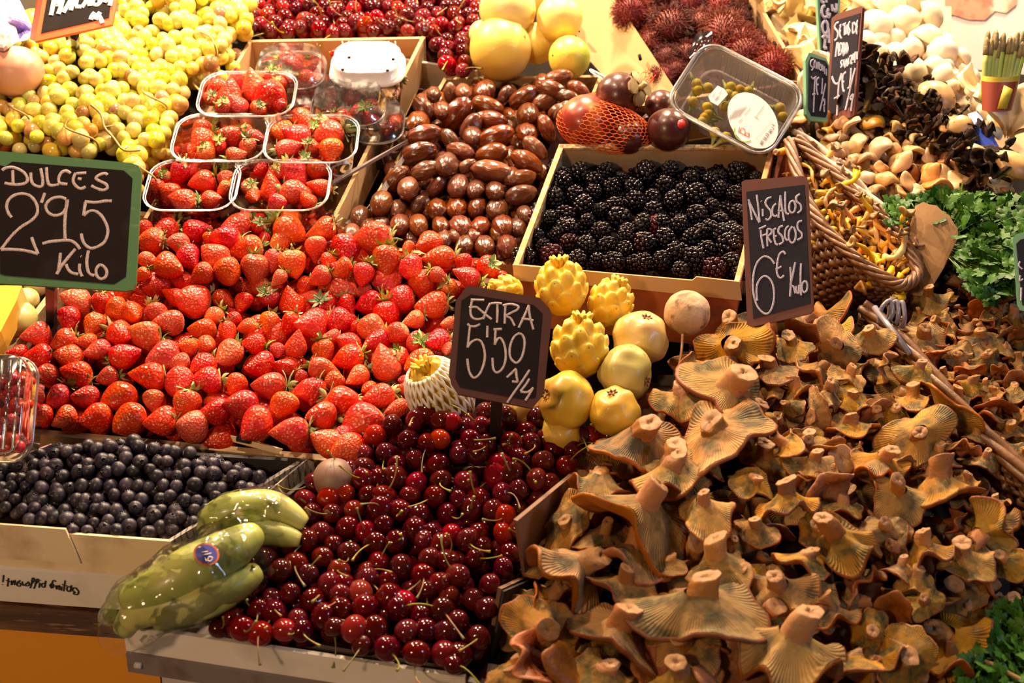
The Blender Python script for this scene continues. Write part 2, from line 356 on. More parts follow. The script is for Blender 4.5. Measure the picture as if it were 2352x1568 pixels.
# the white box under it, with its upside-down writing
off = V((0, -.004, -.047))
W = [BP[0] + off, BP[1] + off + RX*.02, BP[2] + off, BP[3] + off]
white_box = empty('fruit_box', Matrix.Identity(4), 'white closed box with upside-down lettering under the blueberry box', 'box')
g = G(); g.hexa([p - V((0, 0, .040)) for p in W] + W); obj('carton', g.mesh('carton', M['whitebox'], False), None, white_box)
def pxline(px, py, d): return hit(px, py, d[0], d[1])
def strokes(name, S, plane, sc_, ox, oy, w, m, parent=None, sm=4, lift=.0006, jit=0):
    """S: strokes as 'x y x y ...' strings in a zoomed view's coordinates, laid on a plane (point, normal)"""
    g = G(); p0, n = plane; n = n.normalized(); n = n if n.dot(FW) < 0 else -n
    for s in S:
        a = [float(q) for q in s.split()]; P = [(a[k], a[k+1], 0) for k in range(0, len(a), 2)]
        P = cr(P, sm) if len(P) > 2 else [V(P[0]), V(P[1])]
        Q = [hit(ox + p[0]/sc_, oy + p[1]/sc_, p0, n) for p in P]
        vs = []; fs = []
        for k, q in enumerate(Q):
            d = (Q[min(k+1, len(Q)-1)] - Q[max(k-1, 0)]).normalized(); x = n.cross(d)
            ww = w * (1 + .18 * noise.noise(q*300)) * .5
            vs += [q - x*ww, q - x*ww*.5 + n*lift, q + x*ww*.5 + n*lift, q + x*ww]
        for k in range(len(Q)-1):
            for j in range(3): fs.append((k*4+j, (k+1)*4+j, (k+1)*4+j+1, k*4+j+1))
        g.add(vs, fs)
    return obj(name, g.mesh(name, M[m] if isinstance(m, str) else m), None, parent)
wd = (W[1] - W[0]).normalized(); wn = V((0, 0, 1)).cross(wd).normalized()
EAT = ["28 515 26 545 22 575", "20 592 18 596", "70 540 66 580 62 612", "50 560 90 572", "100 560 94 600 110 575 126 560 122 600", "150 575 172 590 164 610 142 600 148 575 170 562",
 "186 568 190 600 210 596", "238 580 216 590 216 606 238 604 246 590 232 570", "252 625 262 600 274 540 290 560 262 590", "284 630 296 600 310 548 326 566 292 592", "334 580 328 622", "340 560 342 556",
 "378 585 352 590 352 612 372 618 380 590 384 562 376 620", "430 620 420 600 440 590 452 610 432 626 436 590 450 560 470 572", "470 600 476 636 490 606 502 610 498 642", "520 612 516 646", "524 594 526 590",
 "548 560 536 652", "526 598 562 606", "596 620 570 612 562 640 582 654 598 630 600 600 594 656", "648 630 622 622 610 645 630 660 618 672 650 680 662 655 640 628"]
obj_ = strokes('lettering', EAT, (W[0] - wn*.0012, wn), 3.675, 0, 1180, .0016, 'black', white_box, 3, .0003)
cherry_box = empty('fruit_box', Matrix.Identity(4), 'white-fronted card box heaped with dark cherries and a price sign', 'box')
c0, c1, c2, c3 = at(283, 1437, .006), at(1068, 1556, .006), at(1345, 1068, .006), at(730, 1075, .006)
wall('panel', cherry_box, [c0, c1], .034, .006, 'whitebox', 1, V((0, 0, .029))); wall('panel', cherry_box, [c2, c3], .04, .004, 'card'); wall('panel', cherry_box, [c3, c0], .05, .004, 'darkcard')
rn = N.cross((c2 - c1).normalized()).normalized()
prof = [(1112, 1575), (1152, 1352), (1208, 1326), (1188, 1196), (1345, 1066)]
pl = [hit(x, y, c1, rn) for x, y in prof]
g = G(); g.slab([pl[0] - N*.05] + pl + [pl[-1] - N*.05], rn*.004); 
M['browncard'] = mat('dull_brown_card', (.20, .10, .055), .75)
obj('panel', g.mesh('panel', M['browncard'], False), None, cherry_box)
g = G(); g.slab([hit(1112, 1580, c1 + rn*-.004, rn), hit(1154, 1356, c1 + rn*-.004, rn), hit(1215, 1330, c1 + rn*-.004, rn), hit(1300, 1600, c1 + rn*-.004, rn)], -rn*.002); obj('lining', g.mesh('lining', M['darkcard'], False), None, cherry_box)
g = G(); quadbox(g, *[p - N*.045 for p in (c0, c1, c2, c3)], .004); obj('base', g.mesh('base', M['dark']), None, cherry_box)
# metal strip under the cherry box
s0, s1 = c0 - V((0, .002, .0305)), c1 - V((0, .002, .0305))
g = G(); sd = V((0, 0, -.022)); g.hexa([s0+sd, s1+(s1-s0)*.2+sd, s1+(s1-s0)*.2+sd+T*.05, s0+sd+T*.05, s0, s1+(s1-s0)*.2, s1+(s1-s0)*.2+T*.05, s0+T*.05])
st_ = obj('shelf_rail', g.mesh('shelf_rail', M['steel'], False), label='grey metal rail under the white front of the cherry box', cat='rail')
# rail cut-out is a small pale slot
g = G(); e = s0 + sd*.5 + (s1-s0)*.025 - T*.001; g.tube([e, e + (s1-s0)*.02], .0035, 8); obj('slot', g.mesh('slot', M['white']), None, st_)
date_box, DP = tray('fruit_box', [(795, 560), (1200, 612), (1385, 172), (1020, 178)], [.0]*4, .07, 'card', 'brown card box of dates laid in rows', 'box', .005, 'darkred', .016, wm={'l': 'card'})
pun_box, PP = tray('fruit_box', [(330, 500), (772, 498), (976, 84), (572, 92)], [.028]*4, .062, 'card', 'tan card box holding plastic punnets of strawberries', 'box', .005, None, wm={'b': 'card'}, skip=('f',))
blk_box, KP = tray('fruit_box', [(1178, 608), (1696, 662), (1782, 334), (1284, 332)], [.050]*4, .085, 'card', 'orange printed card box of blackberries', 'box', .006, 'dark', .034, vf=.9, wm={'f': 'rust', 'r': 'rust', 'l': 'cardedge'})
# folded tan front flap, orange rim strips
fd = (KP[1] - KP[0]).normalized(); fn = V((0, 0, 1)).cross(fd).normalized()
q = KP[0] - fn*.0015
g = G(); g.slab([hit(1178, 606, q, fn), hit(1590, 642, q, fn), hit(1600, 634, q, fn), hit(1698, 645, q, fn), hit(1704, 688, q, fn), hit(1440, 660, q, fn), hit(1182, 642, q, fn)], -fn*.003); obj('flap', g.mesh('flap', M['card'], False), None, blk_box)
for a, b in ((0, 3), (1, 2)):
    d = (KP[b] - KP[a]).normalized(); s = N.cross(d).normalized() * (.005 if a else -.005)
    g = G(); g.slab([KP[a] + s*.2 + N*.001, KP[b] + s*.2 + N*.001, KP[b] + s*1.4 + N*.001, KP[a] + s*1.4 + N*.001], -N*.003)
    obj('rim_strip', g.mesh('rim_strip', mat('orange_card_edge', (.62, .25, .07), .7, L=[((.66, .45, .22), 'noise', 120, .5, .6)]), False), None, blk_box)
g = G(); g.slab([KP[3] + N*.001, KP[2] + N*.001, KP[2] + N*.001 - T*.008, KP[3] + N*.001 - T*.008], -N*.003); obj('rim_strip', g.mesh('rim_strip', M['cardedge'], False), None, blk_box)
# corner gusset on the right
g = G(); g.slab([KP[2] + RX*.006 + N*.004, at(1806, 330, .054), at(1842, 395, .03), at(1800, 470, .0), KP[2] + (KP[1]-KP[2])*.5 - N*.05 + RX*.008], RX*.003); obj('gusset', g.mesh('gusset', M['rust'], False), None, blk_box)
ram_box, RP = tray('fruit_box', [(1566, 228), (1852, 190), (1725, -30), (1396, -30)], [.045]*4, .075, 'card', 'tan card box of red spiny rambutans', 'box', .005, 'darkred', .012, skip=('l',))
g = G(); g.slab([at(1566, 228, .045), at(1396, -30, .045), at(1268, -30, -.025), at(1376, 168, -.025), at(1420, 246, -.025), at(1545, 262, -.02)], -RX*.002 - N*.003); obj('panel', g.mesh('panel', M['card'], False), None, ram_box)
for (x, y) in ((1305, 45), (1356, 145)):
    p = at(x, y, .012); g = G(); g.tube([p, p - T*.020 + RX*.008, p - T*.032 + RX*.016], [.002, .003, .001], 6); obj('slot', g.mesh('slot', M['dark']), None, ram_box)
for (x, y) in ((1415, 22), (1470, 128), (1722, 12), (1780, 98)):
    p = at(x, y, .045); g = G(); g.tube([p - T*.008, p + T*.006 - N*.004], .0028, 6); obj('slot', g.mesh('slot', M['dark']), None, ram_box)
# ripped brown front panel end of the rambutan box
g = G(); g.slab([at(1782, 196, .047), at(1800, 186, .05), at(1852, 190, .045), at(1838, 238, .0), at(1790, 232, .0)], T*.003); obj('torn_panel', g.mesh('torn_panel', M['browncard'], False), None, ram_box)
back_box, CP = tray('fruit_box', [(560, 78), (1120, 168), (1130, -120), (540, -120)], [-.004]*4, .05, 'whitebox', 'white-edged box of cherries at the back of the stall', 'box', .004, 'darkred', .014)
# ================================================================ fruit meshes
def straw_mesh(s):
    rnd = random.Random(s); wx = rnd.uniform(.92, 1.12); wy = rnd.uniform(.82, .98); L = rnd.uniform(.036, .046); R = L * rnd.uniform(.40, .47)
    e = rnd.uniform(.56, .72); prof = []
    for k in range(19):
        t = k/18; t = .5 - .5*math.cos(pi*t)
        r = R * max(0, math.sin(pi * t**e))**.78; prof.append((max(r, .0002), L*(t-.42)))
    lob = rnd.random() < .35
    def fn(v, a):
        q = v * 55 + V((s*9, 0, 0)); n = noise.noise(q)
        k = 1 + .09*n + (.06*math.cos(2*a) if lob else .03*math.cos(3*a+s))
        return V((v.x*wx*k + .003*math.sin(v.z*60+s), v.y*wy*k, v.z*(1+.06*n)))
    vs, fs = lathe(prof, 24, fn); return mesh('strawberry', vs, fs, M['straw'])
def calyx_mesh(s):
    rnd = random.Random(s); g = G(); n = rnd.randint(8, 11)
    for k in range(n):
        a = 2*pi*k/n + rnd.uniform(-.2, .2); L = rnd.uniform(.010, .016); up = rnd.uniform(-.35, .9); vs = []; fs = []
        for j in range(5):
            t = j/4; w_ = .0027 * math.sin(pi*(.12 + .88*t))**.7 * (1.1 - .2*t); r = .001 + L*t*math.cos(up*t); z = -L*t*math.sin(up*t) * 1.0 - .0005
            for q in (-1, 0, 1):
                c = V((r, w_*q, z + (.0012*abs(q)) * (-1 if up > 0 else 1)))
                vs.append(Matrix.Rotation(a, 3, 'Z') @ c)
        for j in range(4):
            for q in (0, 1): fs.append((j*3+q, j*3+q+1, (j+1)*3+q+1, (j+1)*3+q))
        g.add(vs, fs)
    g.tube([(0, 0, .001), (.001, 0, -.006), (.003*rnd.random(), .002, -.011)], [.0012, .001, .0011], 6)
    m = g.mesh('calyx', M['calyx']); return m
SM = [straw_mesh(s) for s in range(7)]; CM = [calyx_mesh(s) for s in range(5)]
def strawberry(p, zdir, size, cal, label=None, group=None, roll=None):
    k = random.randrange(7); s = size/.042
    R = frame(zdir, roll); o = obj('strawberry', SM[k], trs(p, R, s*random.uniform(.95, 1.05)), None, label or 'x', 'strawberry', group)
    if cal: obj('calyx', random.choice(CM), Matrix.Translation((0, 0, -.0155)) @ Matrix.Rotation(random.uniform(0, 6), 4, 'Z') @ Matrix.Diagonal((1.15, 1.15, 1.15, 1)), o)
    return o
def by_flag(f, lower=False):
    if f == 'r': return idir(180 + random.uniform(-25, 25), 12), 1
    if f == 'l': return idir(random.uniform(-25, 25), 12), 1
    if f == 't': return idir(270 + random.uniform(-20, 20), 12), 1
    if f == 'u': return idir(90 + random.uniform(-12, 12), 12), 1
    if f == 'f': return idir(random.uniform(200, 340), -52), 1
    if f == 'd': return idir(215 + random.uniform(-8, 8), 20), 0
    if lower: return idir(random.gauss(205, 30), random.uniform(15, 50)), random.random() < .3
    return idir(random.choice((200, 230, 160, 320, 270)) + random.uniform(-35, 35), random.uniform(-10, 50)), random.random() < .6
S1 = """265 1325 190;430 1325 190;650 1335 220;875 1345 230;1085 1355 200 r;1290 1385 210;230 1185 130;395 1190 200;575 1195 180;800 1195 240;1035 1215 170;1245 1235 200;1440 1280 190;1620 1250 220;1710 1375 240;1900 1255 200;1950 1430 250 r;2150 1330 220;2200 1500 220;2320 1560 190;2261 1235 200
310 1055 170;520 1060 190 r;725 1065 155;1000 1070 240 r;1205 1095 190;1390 1085 190 r;1575 1100 180;1810 1120 230 r;2050 1145 200 r;2230 1095 120;270 920 180;125 890 130;470 935 190;655 885 190;830 925 220 l;1085 915 220;1190 970 160;1355 985 170;1530 900 190;1740 990 190;1910 1005 150 r;2010 1060 100;2155 1010 190 l
255 780 190;430 830 190;580 820 140;800 770 190;975 795 220 r;1255 870 110;1375 850 150;1700 850 170;1965 850 175 u;1850 880 110;2160 885 165 t;455 680 190;640 715 180;780 605 165;885 640 180;1050 640 165;1135 700 175;1360 745 200;1520 760 155;1660 735 120;1790 700 150;2080 715 220;1940 700 160;2210 800 120
515 565 210;675 560 130;820 475 175;1290 570 220;1165 530 155;1480 540 170;1630 565 145;1425 650 160;1560 680 130;1790 540 160 f;1945 565 175 u;2170 590 170 f;2090 520 130;2260 470 180;1050 460 170;940 480 90;1225 435 165;1365 480 145;1345 370 160;1520 370 170;1710 460 180;1600 450 110;1860 400 130;1960 300 165 t;2040 460 130;2140 390 150;2270 340 120
1130 320 190;985 280 135;950 370 120;1270 260 165;1440 260 170;1700 330 185 t;1830 280 145 t;1655 210 200;2100 200 170;2190 290 115;1020 150 165;1110 90 165;970 70 110;1310 90 170 l;1200 170 150;1400 140 120;1510 150 200 r;1580 60 200;1870 150 150;1930 70 230;2150 70 200 r;1730 70 140 f;1760 140 100"""
S2 = """275 200 200;470 150 230 r;690 200 110;830 170 190;910 270 210 r;545 280 190;725 330 165;400 370 165 t;250 345 150;555 410 215;240 480 200 l;880 380 130;1090 400 180;1060 300 130;1220 330 165 f;1300 410 120;800 450 195 t;950 470 150 f;440 560 195;290 580 155;640 550 175 r;860 580 205 r;560 640 195 t;725 675 155;240 680 155 l;960 700 120;400 490 100;450 745 195;340 720 90;620 775 155;740 840 165 f;295 840 170;480 820 190;895 815 170;300 930 190 r;540 985 240 u;630 930 130 f;775 965 195;350 1050 170;200 1090 140;665 1080 90;950 870 90;430 1140 120;500 1190 200;255 1230 260 l;690 1140 130;400 1380 280 d;620 1270 165;60 1150 190;330 1520 190;250 1460 150"""
AB = [at(1015, 560, 0), at(400, 985, 0)]
its = []
def big_n(px, py): # heap relief of the strawberry crate
    return .012 + .012*math.sin(px/150.0)*math.cos(py/110.0) + (.02 if py < 640 else 0) * 1
for src, ox, n_ in ((S1, 0, 0), (S2, 700, 0)):
    for e in nums(src):
        x, y = ox + e[0]/2.904, 500 + e[1]/2.904; px = e[2]/2.904
        p = at(x, y, big_n(x, y)); sz = px/ppm(p) * 1.16
        d, c = by_flag(e[3] if len(e) > 3 else '', y > 800)
        o = strawberry(p, d, sz if not (len(e) > 3 and e[3] == 'f') else sz*1.05, c, None, 'loose strawberries in the wooden crate')
        its.append((o, ('large ' if px > 72 else 'small ' if px < 46 else '') + 'strawberry' + (' with green cap' if c and len(e) > 3 else '')))
rows(its, '{a}, wooden crate, {r} row from front board, {c} from left', 13)
POLY = [(75, 975), (70, 850), (165, 710), (330, 640), (330, 500), (760, 480), (830, 540), (1030, 560), (1130, 620), (1040, 700), (1030, 800), (940, 860), (880, 1000), (760, 1040)]
BUR = []
for p in pack(POLY, .036, -.014, .3):
    BUR.append((random.choice(SM), trs(p, frame(idir(random.uniform(0, 360), random.uniform(-20, 60))), .95)))
stuff('strawberries', BUR, 'lower layer of strawberries showing in the gaps of the heap in the wooden crate', 'strawberries')
# ---------------------------------------------------------------- cherries
def cherry_mesh(s):
    rnd = random.Random(s); R = .0125
    def f(c):
        th = math.acos(max(-1, min(1, c.z))); return 1 - .22*math.exp(-(th/.38)**2) - .05*math.exp(-((pi-th)/.5)**2) + .03*math.cos(2*math.atan2(c.y, c.x))*math.sin(th)
    vs, fs = blob(R, R*.96, R*.93, .05, 1.3, 3, s, f); return mesh('cherry', vs, fs, M['cherry'])
def cstem_mesh(s):
    rnd = random.Random(s); L = rnd.uniform(.028, .042); a = rnd.uniform(0, 6); k = rnd.uniform(.006, .02)
    P = [(k*math.cos(a)*(t**2)*1.2, k*math.sin(a)*(t**2)*1.2, .0085 + L*(t - .25*t*t)) for t in (0, .2, .4, .6, .8, .95, 1)]
    g = G(); g.tube(P, [.0011, .0008, .0007, .0007, .0008, .0013, .0016], 6); return g.mesh('stem', M['cherrystem'])
HM = [cherry_mesh(s) for s in range(5)]; HS = [cstem_mesh(s) for s in range(7)]
def cherry(p, sc_, stem, group, label='x'):
    el = random.uniform(10, 85) if stem else random.uniform(-90, 90)
    o = obj('cherry', random.choice(HM), trs(p, frame(idir(random.uniform(0, 360), el)), sc_), None, label, 'cherry', group)
    if stem: obj('stem', random.choice(HS), Matrix.Rotation(random.uniform(0, 6), 4, 'Z'), o)
    return o
FC = [(490, 1438), (540, 1395), (570, 1290), (690, 1150), (735, 1085), (820, 1000), (905, 955), (1140, 930), (1250, 950), (1340, 1000), (1335, 1062), (1195, 1175), (1195, 1315), (1150, 1345), (1115, 1560), (1065, 1535)]
def fcn(a, b):
    p = O + RX*a + T*b; x, y = pix(p); return .018 + .030*math.exp(-(((x-1060)/230)**2 + ((y-1010)/150)**2)) + .006*math.sin(x/60)*math.cos(y/47)
its = []
for p in pack(FC, .0232, fcn, .30):
    its.append((cherry(p, random.uniform(.86, 1.14), random.random() < .55, 'cherries in the front box'), 'dark red cherry'))
for (x, y, s_) in ((541, 1430, 1.12), (503, 1444, .8), (590, 1405, .9)): its.append((cherry(at(x, y, .012), s_, True, 'cherries in the front box'), 'bright red cherry'))
for (x, y) in ((1360, 998), (1395, 1000), (1385, 1150)): 
    if y < 1100: its.append((cherry(at(x, y, .03), .85, True, 'cherries in the front box'), 'dark red cherry'))
rows(its, '{a}, front box, {r} row from its white edge, {c} from left', 15)
stuff('cherries', [(random.choice(HM), trs(p, frame(idir(random.uniform(0, 360), 20)))) for p in pack(FC, .026, lambda a, b: fcn(a, b) - .017, .3)], 'lower layer of dark cherries showing in the gaps of the front box', 'cherries')
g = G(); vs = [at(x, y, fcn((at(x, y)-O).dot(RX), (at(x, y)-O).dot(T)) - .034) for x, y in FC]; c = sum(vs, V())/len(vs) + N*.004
g.add(vs + [c], [(k, (k+1) % len(vs), len(vs)) for k in range(len(vs))]); obj('gap_sheet', g.mesh('gap_sheet', M['darkred']), None, cherry_box)  # added sheet, its dark red standing for shade between the cherries
BC = [(560, 50), (600, 0), (640, -30), (1115, -30), (1100, 60), (1090, 168), (1030, 160), (985, 90), (970, 76), (590, 86)]
its = []
for p in pack(BC, .0225, lambda a, b: .02, .3):
    if pix(p)[1] > -14: its.append((cherry(p, random.uniform(.86, 1.1), random.random() < .4, 'cherries in the back box'), 'shiny cherry'))
rows(its, '{a}, back box, {r} row up from the punnet box, {c} from left', 7)
stuff('cherries', [(random.choice(HM), trs(p, frame(idir(random.uniform(0, 360), 20)))) for p in pack(BC, .025, .003, .3)], 'lower layer of cherries showing in the gaps of the back box', 'cherries')
# ---------------------------------------------------------------- blueberries
def blue_mesh(s):
    R = .0078; prof = [(.0004, -R*.86)] + [(R*math.sin(a), -R*.88*math.cos(a)) for a in [pi*k/10 for k in range(1, 9)]] + [(R*.36, R*.80), (R*.30, R*.92), (R*.25, R*.86), (R*.2, R*.62), (.0003, R*.60)]
    def fn(v, a):
        k = 1 + .05*noise.noise(v*200 + V((s, 0, 0)))
        z = v.z + (R*.10*math.cos(5*a+s) if v.z > R*.85 else 0); return V((v.x*k, v.y*k, z))
    vs, fs = lathe(prof, 18, fn); return mesh('blueberry', vs, fs, M['blueb'])
UM = [blue_mesh(s) for s in range(4)]
BB = [(-12, 1195), (-12, 1072), (118, 1030), (200, 1022), (300, 1008), (450, 1040), (560, 1075), (640, 1100), (600, 1135), (490, 1165), (470, 1200), (390, 1242), (370, 1236), (152, 1220), (150, 1208)]
its = []
def bln(a, b):
    p = O + RX*a + T*b; x, y = pix(p); return -.004 + .022*math.exp(-(((x-300)/260)**2 + ((y-1060)/70)**2))
for p in pack(BB, .0150, bln, .28):
    its.append((obj('blueberry', random.choice(UM), trs(p, frame(idir(random.uniform(0, 360), random.uniform(-60, 80))), random.uniform(.85, 1.15)), None, 'x', 'blueberry', 'blueberries in the cream box'), 'blueberry'))
rows(its, '{a} in the cream box, {r} row from its front, {c} from left', 16)
stuff('blueberries', [(random.choice(UM), trs(p, frame(V((random.random()-.5, 0, 1))))) for p in pack(BB, .0165, lambda a, b: bln(a, b) - .010, .3)], 'lower layer of blueberries showing in the gaps of the cream box', 'blueberries')
print('blueberries', len(its))
# ---------------------------------------------------------------- blackberries
def black_mesh(s):
    rnd = random.Random(s); b = bmesh.new(); bmesh.ops.create_icosphere(b, subdivisions=2, radius=1); iv = [v.co.copy() for v in b.verts]; jf = [tuple(v.index for v in f.verts) for f in b.faces]; b.free()
    g = G(); R, L = .0098, .0110; k = 0
    for r_ in range(-3, 4):
        th = r_/3.4 * pi/2; z = L*math.sin(th); rr = R*math.cos(th)**.85; n = max(1, int(2*pi*rr/.0056))
        for j in range(n):
            a = 2*pi*(j + .5*(r_ % 2))/n + rnd.uniform(-.12, .12); q = rnd.uniform(.0031, .0037)
            c = V((rr*math.cos(a), rr*math.sin(a), z)) * rnd.uniform(.96, 1.04)
            g.add([c + v*q for v in iv], jf)
    vs, fs = blob(R*.85, R*.85, L*.85, sub=2); g.add(vs, fs); return g.mesh('blackberry', M['blackb'])
KM = [black_mesh(s) for s in range(4)]
K1 = """820 1150 150;720 1160 110;700 1210 150;990 1140 130;920 1210 140;1100 1190 100;1255 1150 170;1420 1130 130;1555 1190 130;1690 1200 130;1870 1150 160;1990 1180 90;1750 1260 120;1390 1230 140;1180 1250 140;1035 1250 140;910 1280 120;790 1300 140;650 1320 150;1500 1265 110;1600 1300 170;1850 1290 120;1300 1320 130;1190 1340 150;840 1370 150;1050 1370 130;1440 1340 150;960 1400 110;720 1430 140;620 1450 110;1310 1400 130;1600 1430 150;1750 1470 130;1870 1410 110;1080 1450 160;1240 1480 130;1360 1490 130;1490 1480 120;740 1530 150;960 1540 140;1700 1370 110;1130 1540 120;1620 1545 130;1830 1530 120;870 1470 110;1750 1180 120;640 1250 100"""
K2 = """1540 120 120;1740 60 150;1760 160 130;1880 180 140;1980 90 140;2020 190 150;2140 120 130;2130 220 140;2280 160 140;1590 190 110;1460 260 170;1650 250 170;1820 270 130;2060 300 170;2200 300 130;1680 110 110;2230 60 120;1950 280 110"""
K3 = """300 140 140;420 110 120;480 190 140;400 230 120;570 225 145;640 175 120;760 150 150;680 275 140;770 240 120;800 90 110;560 105 110;650 60 120;490 40 110;720 80 110;500 280 100;370 40 120;300 240 110;820 300 90"""
its = []
for src, ox, oy, sc_ in ((K1, 1050, 0, 2.904), (K2, 700, 500, 2.904), (K3, 1350, 500, 2.347)):
    for x, y, w_ in nums(src):
        X_, Y_ = ox + x/sc_, oy + y/sc_; q = (inpoly(X_, Y_, [(1180, 618), (1290, 350), (1770, 350), (1700, 655)]))
        p = at(X_, Y_, .028 + random.uniform(-.003, .004)); s_ = w_/sc_/ppm(p)/.0275
        its.append((obj('blackberry', random.choice(KM), trs(p, frame(idir(random.uniform(0, 360), random.uniform(-10, 60))), s_), None, 'x', 'blackberry', 'blackberries in the card box'), 'blackberry'))
rows(its, 'glossy {a} in its box, {r} row from the front flap, {c} from left', 9)
itb = []
for p in pack([(1185, 612), (1285, 365), (1765, 365), (1700, 655)], .024, .008, .3):
    itb.append((obj('blackberry', random.choice(KM), trs(p, frame(idir(random.uniform(0, 360), 30)), 1.05), None, 'x', 'blackberry', 'buried blackberries'), 'blackberry'))
rows(itb, '{a} half hidden below the top layer, {r} row from front, {c} from left', 8)
# ---------------------------------------------------------------- dates
def date_mesh(s):
    rnd = random.Random(s); wr = rnd.choice((.04, .07, .10))
    def f(c): 
        a = math.atan2(c.y, c.x); n = noise.noise(V((math.cos(a)*2.6+s, math.sin(a)*2.6, c.z*.9))); m = noise.noise(V((math.cos(a)*6+s, math.sin(a)*6, c.z*2.2)))
        return 1 + wr*1.1*n + wr*.9*abs(m)
    vs, fs = blob(.0118, .0110, .0195, .05, 1.2, 4, s, f); return mesh('date', vs, fs, M['date'])
DM = [date_mesh(s) for s in range(7)]
D1 = """1550 620 140 90;1640 615 110;1770 610 130;1915 635 140 60;2040 650 210 30;2170 680 190 30;1375 720 180 -50;1500 740 120;1595 760 250 50;1800 710 220 -20;1820 800 220 -10;1335 820 150;2070 770 150;2190 850 180 -70;1690 850 200 60;1380 900 230 10;1555 940 180 -60;1700 910 130;1850 920 260 25;2060 890 130;2115 990 200 -45;1340 1025 240 15;1620 1010 190 -15;1830 1020 220 10;2060 1080 230 -30;1385 1140 200 20;1190 1195 215 45;1530 1100 150;1660 1110 140 30;1830 1150 280 -10;2020 1190 210 10;1270 1255 140;1465 1240 165 50;1605 1245 150;1725 1265 125;1850 1275 125;2020 1300 220 15;1090 1355 150;1200 1400 125;1335 1370 150 60;1465 1395 130;1595 1385 135;1730 1385 135;1865 1395 145;2050 1430 110;955 1450 140;1085 1500 120;1215 1500 130;1340 1500 130;1490 1510 120;1620 1510 140;1750 1510 125;1900 1510 145;2010 1520 100;2270 520 200 15;2170 550 110;2220 600 220 -20;2310 640 150 -20;2300 740 160 50;1960 1180 120;1800 590 110;1440 630 100"""
D2 = """930 150 120;1070 185 130;1200 190 135;1350 190 140;310 110 130;430 70 120;1290 110 110;1130 120 100;1410 60 110;1000 120 90;560 110 110"""
D3 = """810 600 170 -35;750 650 170 -20;620 590 110;660 740 130 40;560 830 130 80;470 900 130"""
its = []
for src, ox, oy in ((D1, 500, 0), (D2, 700, 500), (D3, 1050, 0)):
    for e in nums(src):
        X_, Y_ = ox + e[0]/2.904, oy + e[1]/2.904; p = at(X_, Y_, .006 + (.022 if Y_ < 400 else .012 if Y_ < 470 else 0) + (.012 if X_ > 1250 and Y_ < 260 else 0) + random.uniform(-.002, .003)); px = e[2]/2.904
        if len(e) > 3: d = idir(e[3], 5); s_ = px/ppm(p)/.0385
        else: d = idir(random.uniform(70, 110), -62); s_ = px/ppm(p)/.0225
        s_ = min(s_, 2.1)
        o = obj('date', random.choice(DM), trs(p, frame(d), (s_*1.0, s_, min(s_, 1.35) if len(e) < 4 else s_)), None, 'x', 'date', 'dates in the brown card box')
        its.append((o, 'date lying lengthwise' if len(e) > 3 else 'date seen end-on'))
rows(its, 'glossy {a}, {r} row from the front of their box, {c} from left', 11)
itb = []
for p in pack([(830, 540), (905, 380), (960, 230), (1030, 200), (1300, 200), (1260, 330), (1170, 590), (1080, 570)], .027, -.008, .25):
    itb.append((obj('date', random.choice(DM), trs(p, frame(idir(90 + random.uniform(-30, 30), -50))), None, 'x', 'date', 'buried dates'), 'date'))
rows(itb, '{a} half hidden below the top layer, {r} row from front, {c} from left', 10)
